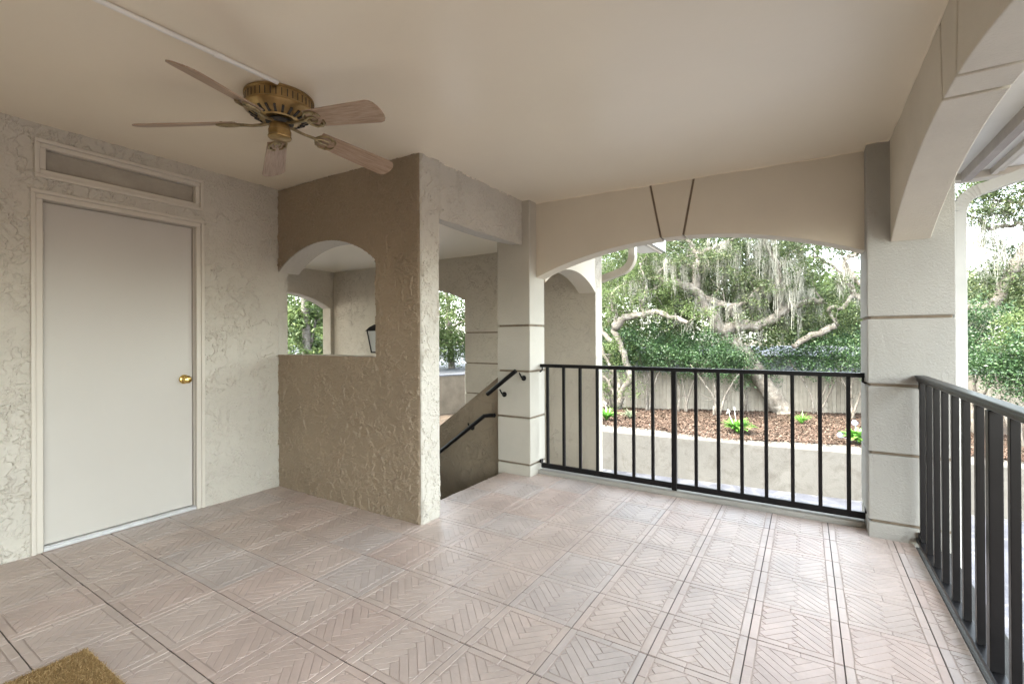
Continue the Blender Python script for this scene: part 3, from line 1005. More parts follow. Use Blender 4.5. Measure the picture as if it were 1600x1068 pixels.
fluted(mb, e1, .077, .062, (0, 1, 0))
for i in range(1, len(e1) - 1):
    dd = (e1[i + 1] - e1[i - 1]).normalized()
    fluted(mb, [e1[i] - dd * .004, e1[i] + dd * .004], .082, .067, (0, 1, 0))
part(mb, 'elbow', 'white_metal', ds)
mb = MB()
endp = e1[-1] + Vector((1, -.12, .30)).normalized() * .95
fluted(mb, [e1[-1], endp], .077, .062, (0, 1, 0))
part(mb, 'offset_pipe', 'white_metal', ds, bevel=.002)

ds = empty('downspout', (-2.1, 5.45, 1.95), 0, 'tan downspout offset running up from the far pier to the eave', 'downspout', 'gutter downspouts')
P0, P1 = at(925, 442, 5.48), at(972, 424, 5.48)
dv = (P1 - P0).normalized()
mb = MB(); fluted(mb, [P0, P1], .10, .075, (0, 1, 0))
part(mb, 'offset_pipe', 'tan_metal', ds, bevel=.002)
e2 = elbow(P1, dv, (0, 0, 1), .25, 14)
mb = MB(); fluted(mb, e2, .10, .075, (0, 1, 0))
for i in range(1, len(e2) - 1):
    dd = (e2[i + 1] - e2[i - 1]).normalized()
    fluted(mb, [e2[i] - dd * .005, e2[i] + dd * .005], .106, .082, (0, 1, 0))
part(mb, 'elbow', 'tan_metal', ds)
mb = MB(); fluted(mb, [e2[-1], e2[-1] + Vector((0, 0, .30))], .10, .075, (0, 1, 0))
part(mb, 'pipe', 'tan_metal', ds)
ETOP = e2[-1]

rf = empty('roof', (0, 0, 2.5), 0, 'building roof eave with pale soffit, brown board and white trim', 'roof')
mb = MB()
mb.box(XR1 + .003, 2.1, -4, 5.12, 2.505, 2.54)
mb.box(-2.0, XR1 + .003, YA1 + .003, 5.12, 2.505, 2.54)
mb.box(-2.06, -1.74, fy1 + .003, 6.85, 2.46, 2.50)
part(mb, 'soffit', 'soffit', rf)
mb = MB()
mb.box(1.035, 1.09, -3, 4.98, 2.43, 2.503)
part(mb, 'fascia_board', 'brown_trim', rf)
mb = MB()
mb.box(1.0, 2.1, 5.0, 5.12, 2.452, 2.5035)
mb.box(1.205, 1.24, -3, 4.998, 2.46, 2.5035)
mb.box(1.255, 1.275, -3, 4.998, 2.475, 2.5035)
mb.box(-1.78, -1.74, 5.33, 6.85, 2.43, 2.459)
mb.box(-2.05, -1.782, 5.60, 5.63, 2.43, 2.459)
part(mb, 'soffit_trim', 'trim', rf, bevel=.003)
mb = MB()
def hip(x0, x1, y0, y1, z0, h):
    w = min(x1 - x0, y1 - y0) / 2
    a = [(x0, y0, z0), (x1, y0, z0), (x1, y1, z0), (x0, y1, z0)]
    if x1 - x0 > y1 - y0:
        a += [(x0 + w, y0 + w, z0 + h), (x1 - w, y0 + w, z0 + h)]
        fs = [(0, 1, 5, 4), (1, 2, 5), (2, 3, 4, 5), (3, 0, 4), (3, 2, 1, 0)]
    else:
        a += [(x0 + w, y0 + w, z0 + h), (x0 + w, y1 - w, z0 + h)]
        fs = [(0, 1, 4), (1, 2, 5, 4), (2, 3, 5), (3, 0, 4, 5), (3, 2, 1, 0)]
    mb.add(a, fs)
hip(-14, 2.15, -8, 5.16, 2.64, 2.2)
hip(-9, -1.70, 1, 6.9, 2.63, 1.8)
part(mb, 'roof_slope', 'roof', rf)
mb = MB()
mb.box(2.1, 2.15, -3, 5.16, 2.5, 2.64); mb.box(-2.0, 2.1, 5.12, 5.16, 2.5, 2.64); mb.box(-1.735, -1.69, 5.3, 6.85, 2.45, 2.63)
part(mb, 'gutter', 'white_metal', rf)

# ------------------------------------------------------------------ ground
def sheet(name, pts, mat, z=None, kind='structure'):
    mb = MB()
    mb.add([(p[0], p[1], p[2] if len(p) > 2 else z) for p in pts], [tuple(range(len(pts)))])
    return tag(mb.build(name, mat), kind=kind)
sheet('ground', [(-600, -600), (600, -600), (600, 700), (-600, 700)], 'soil', GZ - .02)
sheet('driveway', [(-16, -4), (16, -4), (16, 15.4), (-16, 13)], 'asphalt', GZ)
WA, WB = Vector((-9.5, 13.25, 0)), Vector((14, 15.24, 0))   # front face of the retaining wall
def wall_y(x): return WA.y + (x - WA.x) * (WB.y - WA.y) / (WB.x - WA.x)
WT = -1.61
mb = MB()
xs = np.linspace(WA.x, WB.x, 14)
vs, fs = [], []
for x in xs:
    y = wall_y(x)
    vs += [(x, y, GZ), (x, y, WT), (x, y + .22, WT), (x, y + .22, GZ)]
for i in range(len(xs) - 1):
    o, q = 4 * i, 4 * i + 4
    fs += [(o, q, q + 1, o + 1), (o + 1, q + 1, q + 2, o + 2), (o + 2, q + 2, q + 3, o + 3)]
fs += [(0, 1, 2, 3), (4 * len(xs) - 4, 4 * len(xs) - 3, 4 * len(xs) - 2, 4 * len(xs) - 1)]
mb.add(vs, fs)
tag(mb.build('retaining_wall', 'concrete', bevel=.02), 'pale concrete retaining wall below the mulch bed', 'wall')
FA, FB = Vector((-13.0, 16.78, 0)), Vector((16, 28.0, 0))
def fence_y(x): return FA.y + (x - FA.x) * (FB.y - FA.y) / (FB.x - FA.x)

def height_sheet(name, x0, x1, nx, yf0, yf1, ny, zf, mat):
    vs, fs = [], []
    for i in range(nx + 1):
        x = x0 + (x1 - x0) * i / nx
        for j in range(ny + 1):
            y = yf0(x) + (yf1(x) - yf0(x)) * j / ny
            vs.append((x, y, zf(x, y)))
    for i in range(nx):
        for j in range(ny):
            a = i * (ny + 1) + j
            fs.append((a, a + ny + 1, a + ny + 2, a + 1))
    mb = MB(); mb.add(vs, fs)
    return tag(mb.build(name, mat, smooth=True), kind='structure')
def wob(x, y): return .03 * math.sin(x * 1.7 + y) + .025 * math.sin(x * .8 - y * 2.1)
height_sheet('sandy_strip', WA.x, WB.x, 60, lambda x: wall_y(x) + .215, lambda x: wall_y(x) + 1.6, 8, lambda x, y: WT - .03 + .3 * wob(x, y), 'sandy')
height_sheet('mulch_bed', WA.x, WB.x, 60, lambda x: wall_y(x) + .95 + .25 * math.sin(x * .9), lambda x: fence_y(x) + .3, 14, lambda x, y: -1.615 + .5 * wob(x, y) - .10 * min(1, (y - wall_y(x)) / 6), 'soil')
sheet('yard', [(-13, 16.9), (16, 28.1), (60, 60), (60, 400), (-60, 400), (-13.2, 60)], 'soil', -1.74)

def mulch():
    N = 42000
    x = rng.uniform(-7.5, 5.0, N)
    wy = WA.y + (x - WA.x) * (WB.y - WA.y) / (WB.x - WA.x)
    fy = FA.y + (x - FA.x) * (FB.y - FA.y) / (FB.x - FA.x)
    y0 = wy + .95 + .28 * np.sin(x * .9) + np.abs(rng.normal(0, .25, N)) * (rng.uniform(0, 1, N) < .3) * -1
    y = y0 + (fy - y0) * rng.uniform(0, 1, N) ** 1.3
    z = -1.615 + .5 * (.03 * np.sin(x * 1.7 + y) + .025 * np.sin(x * .8 - y * 2.1)) - .10 * np.minimum(1, (y - wy) / 6) + rng.uniform(.01, .035, N)
    c_ = np.stack([x, y, z], 1)
    a = rng.uniform(0, 2 * math.pi, N); L = rng.uniform(.014, .048, N); W = rng.uniform(.007, .018, N)
    t_ = np.stack([np.cos(a), np.sin(a), rng.normal(0, .35, N)], 1) * L[:, None]
    s_ = np.stack([-np.sin(a), np.cos(a), rng.normal(0, .35, N)], 1) * W[:, None]
    v = np.stack([c_ - t_ - s_, c_ + t_ - s_, c_ + t_ + s_, c_ - t_ + s_], 1).reshape(-1, 3)
    o = fast_mesh('mulch', v, np.arange(4 * N).reshape(-1, 4), 'mulch')
    tag(o, 'reddish brown wood chip mulch covering the planting bed', 'mulch', kind='stuff')
mulch()

# fence of vertical boards
fr = empty('fence', (FA.x, FA.y, -1.72), 0, 'weathered beige fence of vertical wooden boards behind the bed', 'fence')
fdir = (FB - FA).normalized()
fang = math.atan2(fdir.y, fdir.x)
mb = MB()
flen = (FB - FA).length
x = 0.0
while x < flen:
    h = 1.52 + random.uniform(-.012, .012)
    yo = random.uniform(-.004, .004)
    mb.box(x + .004, x + .142, yo - .01, yo + .01, 0, h)
    x += .147
o = mb.build('board_panel', 'fence', fr)
o.rotation_euler = (0, 0, fang)
mb = MB()
for z in (.3, 1.25):
    mb.box(0, flen, .016, .055, z, z + .09)
o = mb.build('fence_rail', 'fence', fr); o.rotation_euler = (0, 0, fang)
mb = MB(); mb.box(0, .09, .056, .146, 0, 1.45)
fp = mb.build('fence_post', 'fence', fr)
x, k = 0.0, 0
while x < flen:
    o = fp if k == 0 else link_copy(fp, fr)
    o.location = (fdir.x * x, fdir.y * x, 0); o.rotation_euler = (0, 0, fang)
    x += 2.4; k += 1

# street-side retaining wall and upper pavement seen through the stairwell arches
SA, SB = Vector((-18.2, 14.2, 0)), Vector((-14.2, 24.4, 0))
sd = (SB - SA).normalized(); sn = Vector((-sd.y, sd.x, 0))
mb = MB()
def sw(mb, off0, off1, z0, z1):
    p = [SA + sn * off0, SB + sn * off0, SB + sn * off1, SA + sn * off1]
    mb.add([(q.x, q.y, z0) for q in p] + [(q.x, q.y, z1) for q in p], [(3, 2, 1, 0), (4, 5, 6, 7), (0, 1, 5, 4), (1, 2, 6, 5), (2, 3, 7, 6), (3, 0, 4, 7)])
sw(mb, 0, .25, GZ, -.74)
mb.cur = 1
sw(mb, -.03, .28, -.739, -.67)
tag(mb.build('retaining_wall', ['street_wall', 'house_roof']), 'tan wall with a coping beside the street, seen through the stair opening', 'wall')
q0, q1 = SA + sn * .25, SB + sn * .25
sheet('street', [(q1.x, q1.y), (q1.x - 10, 140), (-400, 140), (-400, -60), (-40, -60), (q0.x - 2.5, q0.y - 5), (q0.x, q0.y)], 'parking', -.70)

# neighbour's house behind the fence
hb = empty('house', (1.5, 34, -1.74), 0, 'pale blue-grey sided house hidden behind the trees and fence', 'house')
mb = MB()
for i in range(12):
    z = -1.74 + i * .16
    mb.box(-12, 9.5, 31.0 + .008 * (i % 1), 40, z, z + .148)
    mb.box(-11.98, 9.48, 31.02, 39.98, z + .148, z + .16)
part(mb, 'wall', 'siding', hb)
mb = MB(); hip(-12.6, 10.1, 30.4, 40.6, .18, .5)
part(mb, 'roof', 'house_roof', hb)
for x in (-6, 2.5):
    mb = MB(); mb.box(x, x + 1.3, 30.95, 30.995, -1.0, -.1)
    w_ = part(mb, 'window', 'pane', hb)

# ------------------------------------------------------------------ vegetation
def leaves(centers, radii, per, size, mat, name, parent, up=.35, flat=.75, jitter=.35):
    centers = np.asarray(centers, float); K = len(centers)
    radii = np.broadcast_to(np.asarray(radii, float), (K,))
    idx = np.repeat(np.arange(K), per)
    N = len(idx)
    # sub-twigs inside every clump make uneven tufts
    sub = 7
    off = rng.normal(0, 1, (K, sub, 3)) * .55
    pick = rng.integers(0, sub, N)
    p = off[idx, pick] + rng.normal(0, .28, (N, 3))
    p[:, 2] *= flat
    c_ = centers[idx] + p * radii[idx][:, None]
    nrm = rng.normal(0, 1, (N, 3)); nrm[:, 2] = np.abs(nrm[:, 2]) + up
    nrm /= np.linalg.norm(nrm, axis=1)[:, None]
    a = rng.normal(0, 1, (N, 3))
    t_ = np.cross(nrm, a); t_ /= np.linalg.norm(t_, axis=1)[:, None] + 1e-9
    b_ = np.cross(nrm, t_)
    L = size * rng.uniform(1 - jitter, 1 + jitter, N)
    W = L * rng.uniform(.38, .55, N)
    fold = nrm * (L * .12)[:, None]
    v = np.stack([c_ - t_ * (L * .5)[:, None], c_ + b_ * (W * .5)[:, None] + fold, c_ + t_ * (L * .5)[:, None], c_ - b_ * (W * .5)[:, None] + fold], 1).reshape(-1, 3)
    return fast_mesh(name, v, np.arange(4 * N).reshape(-1, 4), mat, parent)

def moss(anchors, n_per, length, name, parent, spread=.26, width=.0062):
    """hanging beards: every anchor carries a few clumps of kinked, tapering strands"""
    A = np.asarray(anchors, float)
    sub = 4
    A = np.repeat(A, sub, 0) + rng.normal(0, spread, (len(A) * sub, 3)) * np.array([1, 1, .5])
    K = len(A)
    per = max(4, n_per // sub)
    idx = np.repeat(np.arange(K), per)
    N = len(idx); SEG = 6
    beard = rng.uniform(.2, 1.15, K) ** 1.2
    L = length * beard[idx] * rng.uniform(.35, 1.0, N)
    off = rng.normal(0, .055, (N, 3))
    base = A[idx] + off
    drift = rng.normal(0, .10, (K, 2))[idx]
    ang = rng.uniform(0, math.pi, N)
    wv = np.stack([np.cos(ang), np.sin(ang), np.zeros(N)], 1)
    rows = []
    kink = np.zeros((N, 2))
    for s in range(SEG + 1):
        t_ = s / SEG
        pos = base.copy()
        kink = kink + rng.normal(0, .016, (N, 2))
        pos[:, :2] += -off[:, :2] * (.5 * t_) + drift * t_ ** 1.4 * L[:, None] + kink
        pos[:, 2] -= L * t_
        w = width * rng.uniform(.4, 1.7, N) * math.sin(math.pi * min(.96, .14 + .82 * t_)) ** .6
        rows.append((pos - wv * w[:, None], pos + wv * w[:, None]))
    v = np.concatenate([np.stack(rw, 1) for rw in rows], 1)
    q = np.array([[2 * s, 2 * s + 1, 2 * s + 3, 2 * s + 2] for s in range(SEG)])
    quads = (q[None] + (np.arange(N) * 2 * (SEG + 1))[:, None, None]).reshape(-1, 4)
    o = fast_mesh(name, v.reshape(-1, 3), quads, 'moss', parent)
    o['kind'] = 'stuff'
    return o

def smooth_path(pts, n=4):
    pts = [Vector(p) for p in pts]
    out = []
    for i in range(len(pts) - 1):
        p0, p1, p2, p3 = pts[max(i - 1, 0)], pts[i], pts[i + 1], pts[min(i + 2, len(pts) - 1)]
        for k in range(n):
            t_ = k / n
            out.append(.5 * ((2 * p1) + (p2 - p0) * t_ + (2 * p0 - 5 * p1 + 4 * p2 - p3) * t_ ** 2 + (3 * p1 - p0 - 3 * p2 + p3) * t_ ** 3))
    out.append(pts[-1])
    return out
def limb(mb, pts, r0, r1, seg=9, jit=.03):
    P = smooth_path(pts)
    P = [p + Vector((random.gauss(0, jit), random.gauss(0, jit), random.gauss(0, jit))) * (0 if i in (0,) else 1) for i, p in enumerate(P)]
    n_ = len(P)
    mb.tube(P, [r0 + (r1 - r0) * i / (n_ - 1) for i in range(n_)], seg, True, .10)
    return P
def twigs(mb, P, n_, lmin, lmax, r):
    ends = []
    for _ in range(n_):
        i = random.randrange(max(1, len(P) // 4), len(P))
        p = P[i]
        d_ = Vector((random.gauss(0, 1), random.gauss(0, 1), random.gauss(.35, .8))).normalized()
        L = random.uniform(lmin, lmax)
        m1 = p + d_ * L * .5 + Vector((random.gauss(0, .1), random.gauss(0, .1), random.gauss(0, .1))) * L
        e = p + d_ * L + Vector((0, 0, random.uniform(-.1, .25))) * L
        mb.tube([p, m1, e], [r, r * .6, r * .25], 5)
        ends.append(e)
    return ends
def cloud(u0, u1, v0, v1, y0, y1, n_, keep=None):
    """clump centres filling a volume of the garden (given by where it stands and its depth range)"""
    o = []
    while len(o) < n_:
        u, v, y = random.uniform(u0, u1), random.uniform(v0, v1), random.uniform(y0, y1)
        if keep and not keep(u, v): continue
        o.append(at(u, v, y))
    return o

# --- big live oak with a leaning trunk
def oak():
    base = Vector((-.95, 20.9, -1.74))
    root = empty('oak_tree', base, 0, 'big leaning live oak with heavy twisting limbs and hanging moss', 'tree', 'live oaks draped in moss')
    Y = 20.6
    mb = MB()
    mt = Matrix.Translation(-base)
    T = limb(mb, [base + Vector((.25, 0, -.1)), at(1222, 640, 20.9), at(1204, 612, 20.8), at(1180, 575, 20.6), at(1155, 545, 20.3), at(1132, 520, 20.0)], .38, .25, 14)
    L1 = limb(mb, [at(1135, 522, 20.0), at(1115, 497, 19.8), at(1100, 472, 19.6), at(1084, 454, 19.4), at(1050, 441, 19.2), at(1022, 435, 19.1), at(1003, 433, 19.0), at(985, 445, 18.9)], .25, .07, 11)
    L2 = limb(mb, [at(1128, 520, 20.0), at(1150, 509, 20.1), at(1180, 508, 20.3), at(1205, 500, 20.4), at(1222, 486, 20.5), at(1250, 472, 20.6), at(1285, 470, 21)], .27, .11, 11)
    L3 = limb(mb, [at(1086, 455, 19.4), at(1088, 425, 19.5), at(1090, 402, 19.6), at(1082, 384, 19.7), at(1068, 366, 19.8), at(1050, 340, 20)], .17, .06, 9)
    L4 = limb(mb, [at(1098, 468, 19.6), at(1122, 474, 19.7), at(1143, 478, 19.8), at(1165, 470, 20.0), at(1190, 450, 20.2)], .15, .05, 9)
    L5 = limb(mb, [at(1142, 478, 19.8), at(1150, 495, 19.9), at(1152, 510, 20.0)], .12, .16, 8)
    L6 = limb(mb, [at(1090, 402, 19.6), at(1105, 390, 19.6), at(1125, 384, 19.7), at(1150, 370, 19.9), at(1180, 340, 20)], .09, .04, 8)
    L7 = limb(mb, [at(1088, 425, 19.5), at(1070, 408, 19.3), at(1045, 412, 19.1), at(1030, 425, 19)], .06, .03, 7)
    L8 = limb(mb, [at(1222, 486, 20.5), at(1215, 455, 20.3), at(1220, 425, 20.2), at(1205, 395, 20.2), at(1190, 360, 20)], .13, .05, 8)
    ends = []
    for P, k in ((L1, 12), (L2, 14), (L3, 10), (L4, 8), (L6, 8), (L7, 5), (L8, 12)):
        ends += twigs(mb, P, k, .4, 1.5, .028)
    mb.v = [tuple(mt @ Vector(p)) for p in mb.v]
    mb.build('trunk', 'bark', root, smooth=True)
    gap = lambda u, v: not ((u - 1272) ** 2 / 34 ** 2 + (v - 432) ** 2 / 40 ** 2 < 1) and random.random() < (.55 if v > 455 else 1)
    cs = [e for e in ends] + cloud(945, 1265, 345, 480, 20.6, 23.5, 215, gap) + cloud(945, 1262, 350, 410, 18.6, 19.4, 14, gap) + cloud(1000, 1260, 200, 345, 18, 23, 60) + cloud(1190, 1262, 430, 520, 20.8, 22.5, 22) + cloud(950, 1350, 465, 525, 20.3, 22.5, 46) + cloud(1275, 1352, 360, 405, 20.5, 22.5, 14)
    cs = [tuple(p - base) for p in cs]
    leaves(cs, .55, 260, .085, 'leaf_oak', 'crown', root, flat=.6)
    an = []
    for P, k in ((L1, 4), (L2, 9), (L4, 8), (L6, 7), (L8, 20), (L3, 2), (L7, 6)):
        for _ in range(k):
            an.append(random.choice(P[2:]) + Vector((random.gauss(0, .2), random.gauss(0, .3), 0)))
    an += cloud(1100, 1260, 375, 470, 20.6, 22.5, 74) + cloud(950, 1100, 375, 455, 20.0, 22, 34)
    moss([tuple(p - base) for p in an], 56, 1.5, 'moss', root)
oak()

# --- multi-stemmed tree at left
def left_tree():
    base = Vector((-6.6, 18.6, -1.72))
    root = empty('oak_tree', base, 0, 'multi-stemmed tree with a pale level branch near the left pier', 'tree', 'live oaks draped in moss')
    mb = MB(); mt = Matrix.Translation(-base)
    Y = 18.4
    A = limb(mb, [base + Vector((0, 0, -.1)), at(972, 615, Y), at(984, 590, Y), at(978, 560, Y), at(968, 530, Y), at(960, 512, Y), at(966, 492, Y)], .13, .11, 9)
    B = limb(mb, [base + Vector((.1, .1, -.1)), at(966, 610, Y), at(965, 590, Y), at(950, 565, Y), at(940, 540, Y)], .09, .06, 8)
    C = limb(mb, [base + Vector((-.1, .1, -.1)), at(962, 618, Y), at(945, 590, Y), at(925, 570, Y)], .07, .05, 7)
    D = limb(mb, [at(962, 512, Y), at(975, 497, Y), at(1000, 493, Y), at(1025, 488, Y), at(1050, 494, Y), at(1075, 505, Y)], .17, .07, 9)
    E_ = limb(mb, [at(958, 535, Y), at(945, 523, Y), at(935, 515, Y)], .11, .08, 8)
    F = limb(mb, [at(965, 500, Y), at(958, 478, Y), at(956, 462, Y), at(965, 450, Y)], .09, .05, 8)
    G = limb(mb, [at(1008, 492, Y), at(1003, 475, Y), at(1010, 455, Y), at(1006, 435, Y), at(1000, 410, Y)], .08, .04, 8)
    ends = []
    for P in (D, F, G, B, C, A):
        ends += twigs(mb, P, 7, .3, 1.0, .02)
    mb.v = [tuple(mt @ Vector(p)) for p in mb.v]
    mb.build('trunk', 'bark', root, smooth=True)
    cs = ends + cloud(920, 1060, 400, 500, 18.9, 21, 52) + cloud(900, 1000, 300, 400, 18, 20, 20)
    leaves([tuple(p - base) for p in cs], .5, 240, .08, 'leaf_bright', 'crown', root, flat=.7)
    an = [random.choice(D) for _ in range(6)] + [random.choice(F) for _ in range(3)] + [random.choice(G) for _ in range(4)]
    moss([tuple(p - base) for p in an], 30, .6, 'moss', root, .12)
left_tree()

# --- oak at the right with long bare curving limbs
def right_tree():
    base = Vector((8.0, 21.0, -1.74))
    root = empty('oak_tree', base, 0, 'live oak with bare curving limbs right of the corner column', 'tree', 'live oaks draped in moss')
    mb = MB(); mt = Matrix.Translation(-base)
    Y = 20.5
    A = limb(mb, [base, at(1720, 560, Y), at(1715, 480, Y), at(1690, 400, Y), at(1665, 350, Y), at(1660, 290, Y), at(1680, 220, Y)], .40, .16, 12)
    B = limb(mb, [at(1668, 352, Y), at(1630, 362, Y), at(1603, 388, Y), at(1588, 412, Y), at(1578, 430, Y), at(1562, 460, Y), at(1545, 478, Y), at(1525, 483, Y), at(1500, 476, Y), at(1470, 470, Y), at(1420, 480, Y), at(1370, 478, Y), at(1336, 458, Y), at(1323, 428, Y), at(1321, 405, Y), at(1336, 398, Y), at(1345, 390, Y)], .20, .05, 10)
    C = limb(mb, [at(1336, 460, Y), at(1316, 479, Y), at(1296, 481, Y), at(1297, 492, Y), at(1306, 508, Y)], .075, .06, 8)
    D = limb(mb, [at(1323, 428, Y), at(1307, 420, Y), at(1284, 406, Y), at(1270, 395, Y)], .07, .03, 8)
    E_ = limb(mb, [at(1322, 412, Y), at(1334, 432, Y), at(1344, 442, Y), at(1362, 450, Y)], .08, .07, 8)
    F = limb(mb, [at(1662, 330, Y), at(1600, 350, Y), at(1570, 352, Y), at(1545, 355, Y), at(1525, 342, Y), at(1510, 340, Y)], .08, .03, 8)
    G = limb(mb, [at(1662, 300, Y), at(1595, 320, Y), at(1570, 312, Y), at(1545, 325, Y), at(1515, 330, Y)], .06, .03, 8)
    H = limb(mb, [at(1306, 508, Y), at(1285, 518, Y), at(1262, 526, Y), at(1240, 540, Y)], .13, .10, 8)
    ends = []
    for P, k in ((B, 14), (D, 8), (E_, 6), (F, 9), (G, 8), (A, 6), (C, 3)):
        ends += twigs(mb, P, k, .25, .9, .02)
    mb.v = [tuple(mt @ Vector(p)) for p in mb.v]
    mb.build('trunk', 'bark', root, smooth=True)
    cs = random.sample(ends, 38) + cloud(1505, 1640, 270, 345, 19.5, 22, 46) + cloud(1560, 1660, 390, 490, 20, 22, 30) + cloud(1505, 1560, 440, 505, 20, 22, 10) + cloud(1290, 1352, 430, 500, 22, 24, 7) + cloud(1290, 1350, 340, 400, 20, 22, 16) + cloud(1400, 1700, 120, 280, 19, 23, 50)
    leaves([tuple(p - base) for p in cs], .45, 190, .085, 'leaf_oak', 'crown', root, flat=.6)
    an = [random.choice(B) for _ in range(20)] + [random.choice(D) for _ in range(6)] + [random.choice(F) for _ in range(10)] + [random.choice(G) for _ in range(8)]
    an += cloud(1505, 1600, 340, 420, 20, 21.5, 22)
    moss([tuple(p - base) for p in an], 36, .95, 'moss', root, .16)
right_tree()

# --- shrubs and young trees against the fence
def shrub(u, vb, vt, y, wpx, label, mat='leaf_dark', stems=3, dens=1.0, leaf=.075, per=230, zflat=.8):
    b = at(u, vb, y); b.z = -1.72
    root = empty('shrub_tree', b, 0, label, 'shrub', 'shrubs along the fence')
    t_ = at(u, vt, y)
    H = t_.z - b.z
    Wd = wpx / FPX * (Vector((b.x, b.y, 0)).dot(_fw0))
    mb = MB()
    for k in range(stems):
        e = Vector((random.uniform(-.35, .35) * Wd, random.uniform(-.4, .4), H * random.uniform(.55, .75)))
        m_ = Vector((e.x * .35 + random.gauss(0, .08), e.y * .3, H * .3))
        P = limb(mb, [(random.gauss(0, .08), random.gauss(0, .06), -.05), m_, e], .045, .02, 7, .015)
        twigs(mb, P, 6, .2, .7, .012)
    mb.build('trunk', 'bark', root, smooth=True)
    n_ = int(26 * dens * max(1, Wd / 2))
    cs = []
    while len(cs) < n_:
        p = Vector((random.uniform(-1, 1), random.uniform(-1, 1), random.uniform(-1, 1)))
        if p.length > 1: continue
        cs.append((p.x * Wd / 2, p.y * .8, H * .74 + p.z * H * .26))
    leaves(cs, .42, per, leaf, mat, 'crown', root, flat=zflat)
SH = [(952, 640, 512, 18.9, 120, 'dark leafy shrub beside the stairwell pier'),
      (1010, 640, 500, 19.2, 105, 'rounded dark shrub under the pale level branch'),
      (1068, 640, 522, 19.4, 120, 'broad dark shrub left of the oak trunk'),
      (1120, 640, 528, 18.9, 110, 'dark shrub just behind the white-flowered lily'),
      (1165, 640, 545, 21.0, 80, 'thin-stemmed shrub beside the leaning trunk'),
      (1278, 643, 518, 21.2, 115, 'loose shrub just right of the leaning trunk'),
      (1335, 645, 505, 20.9, 110, 'dense blue-green shrub left of the corner column')]
for u, vb, vt, y, w, lab in SH:
    shrub(u, vb, vt, y, w, lab)
for u, vt, y, w, lab, m in ((1420, 510, 20.0, 150, 'dark shrub hidden behind the corner column', 'leaf_dark'),
                            (1522, 478, 19.4, 95, 'tall dark shrub right of the white downspout', 'leaf_dark'),
                            (1592, 528, 17.6, 130, 'wide dark shrub above the right railing', 'leaf_dark'),
                            (1680, 480, 18.0, 190, 'large shrub at the far right edge', 'leaf_bright')):
    shrub(u, 650, vt, y, w, lab, m, dens=1.5)

# --- background trees
def bg_tree(x, y, zb, h, w, label, mat, per=380, n_=58, leaf=.24, trunk=.25, low=.58):
    root = empty('background_tree', (x, y, zb), 0, label, 'tree', 'trees in the distance')
    mb = MB()
    P = limb(mb, [(0, 0, -.2), (random.gauss(0, .2), 0, h * .3), (random.gauss(0, .4), random.gauss(0, .3), h * .7)], trunk, trunk * .4, 10)
    for _ in range(6):
        i = random.randrange(len(P) // 2, len(P))
        e = P[i] + Vector((random.gauss(0, w * .25), random.gauss(0, w * .25), random.uniform(.1, .25) * h))
        mb.tube([P[i], (P[i] + e) / 2 + Vector((0, 0, -.2)), e], [trunk * .35, trunk * .2, .03], 7)
    mb.build('trunk', 'bark', root, smooth=True)
    cs = []
    while len(cs) < n_:
        p = Vector((random.uniform(-1, 1), random.uniform(-1, 1), random.uniform(-1, 1)))
        if p.length > 1 or p.length < .35: continue
        cs.append((p.x * w / 2, p.y * w / 2, h * low + p.z * h * .42))
    leaves(cs, w * .13, per, leaf, mat, 'crown', root, flat=.8)
BG = [(-9.5, 27, 9, 9, 'tall green tree behind the fence at left'), (-4.0, 29, 10, 9, 'broad green tree behind the fence near the level branch'),
      (1.0, 47, 9, 9, 'pale distant tree beyond the house, left of the sky gap'), (6.0, 50, 8, 10, 'pale distant tree beyond the house, under the sky gap'),
      (11.5, 33, 9, 9, 'green tree far behind the right railing'), (17, 30, 10, 10, 'green tree farthest to the right')]
for i, (x, y, h, w, lab) in enumerate(BG):
    bg_tree(x, y, -1.74, h, w, lab, 'leaf_bright' if i in (0, 1, 2, 3) else 'leaf_oak', n_=120 if i in (2, 3) else 90 if i in (4, 5) else 58, low=.5 if i > 1 else .58)
for i, (u, y, h, w, lab) in enumerate([(706, 24, 8.5, 7.5, 'leafy tree over the street seen through the stair opening'),
                                       (500, 17, 9, 8, 'leafy tree by the street seen through the pass-through'),
                                       (478, 11.5, 9, 3.5, 'thick trunked tree seen through the left stairwell arch')]):
    p = at(u, 540, y)
    bg_tree(p.x, p.y, -.72 if i < 2 else GZ, h if i < 2 else 11, w, lab, 'leaf_bright', leaf=.17, n_=100 if i < 2 else 40, trunk=.25, low=(.44 if i < 2 else .6))

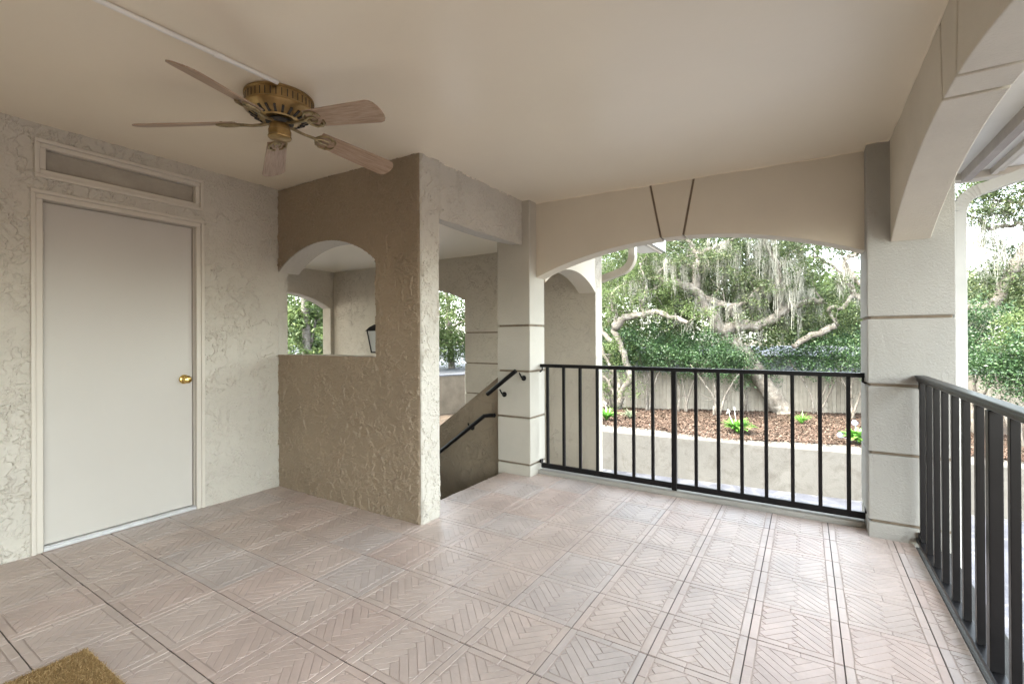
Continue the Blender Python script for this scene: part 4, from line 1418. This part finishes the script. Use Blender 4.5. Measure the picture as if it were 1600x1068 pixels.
# --- bedding plants
def rosette(pos, n_, L, W, mat, label, name, group, flowers=None, fmat='petal'):
    root = empty(name, pos, 0, label, 'plant', group)
    vs, fs = [], []
    for k in range(n_):
        a = random.uniform(0, 2 * math.pi); l_ = L * random.uniform(.6, 1.1); lean = random.uniform(.35, 1.0)
        d_ = Vector((math.cos(a), math.sin(a), 0)); s_ = Vector((-math.sin(a), math.cos(a), 0))
        o_ = len(vs)
        for i in range(6):
            t_ = i / 5
            r_ = l_ * lean * t_
            z = l_ * (1.05 * t_ - .75 * lean * t_ * t_)
            w_ = W * math.sin(math.pi * min(.97, .08 + t_ * .92)) ** .7 * .5
            p = d_ * r_ + Vector((0, 0, z))
            vs += [p - s_ * w_ + Vector((0, 0, w_ * .3)), p + s_ * w_ + Vector((0, 0, w_ * .3))]
        fs += [(o_ + 2 * i, o_ + 2 * i + 1, o_ + 2 * i + 3, o_ + 2 * i + 2) for i in range(5)]
    fast_mesh('leaves', np.array([tuple(v) for v in vs]), np.array(fs), mat, root)
    if flowers:
        for (dx, dy, dz, r_, up) in flowers:
            mb = MB()
            if up:
                mb.tube([(dx * .4, dy * .4, dz * .3), (dx, dy, dz)], .005, 5)
                for _ in range(7):
                    q = Vector((dx, dy, dz)) + Vector((random.gauss(0, r_), random.gauss(0, r_), random.gauss(0, r_)))
                    mb.tube([(dx, dy, dz), q, q + Vector((0, 0, -.02))], [.005, .014, .003], 5)
            else:
                mb.tube([(dx * .4, dy * .4, .05), (dx, dy, dz)], .006, 5)
                for _ in range(60):
                    v_ = Vector((random.gauss(0, 1), random.gauss(0, 1), random.gauss(0, 1))).normalized() * r_
                    q = Vector((dx, dy, dz)) + v_
                    t_ = v_.orthogonal().normalized() * .02; b_ = v_.cross(t_).normalized() * .02
                    mb.add([q - t_, q - b_, q + t_, q + b_], [(0, 1, 2, 3)])
            mb.build('flower', fmat, root)
    return root
hp = at(1153, 682, 15.5)
rosette((hp.x, hp.y, -1.64), 110, .62, .10, 'leaf_lily', 'broad-leaved lily clump with white flowers in the mulch', 'lily_plant', 'bedding plants',
        [(-.25, -.1, .66, .03, 1), (-.1, .1, .70, .03, 1)])
p = at(948, 660, 15.6)
rosette((p.x, p.y, -1.62), 80, .55, .09, 'leaf_lily', 'green lily clump with a yellow-white bloom beside the pier', 'lily_plant', 'bedding plants', [(.0, -.1, .62, .03, 1)])
p = at(1342, 690, 15.6)
rosette((p.x, p.y, -1.63), 120, .55, .15, 'leaf_lily', 'hydrangea with pale blue flower heads by the corner column', 'hydrangea', 'bedding plants',
        [(-.42, -.2, .22, .07, 0), (-.1, -.2, .58, .07, 0), (.15, .1, .6, .06, 0)], 'blue_petal')
p = at(984, 656, 16.5)
rosette((p.x, p.y, -1.66), 60, .5, .03, 'leaf_grey', 'small grey-green spiky plant between two balusters', 'spiky_plant', 'bedding plants')
p = at(1252, 652, 18.6)
rosette((p.x, p.y, -1.69), 60, .5, .03, 'leaf_lily', 'small bright grassy tuft at the foot of the oak', 'grass_tuft', 'bedding plants')
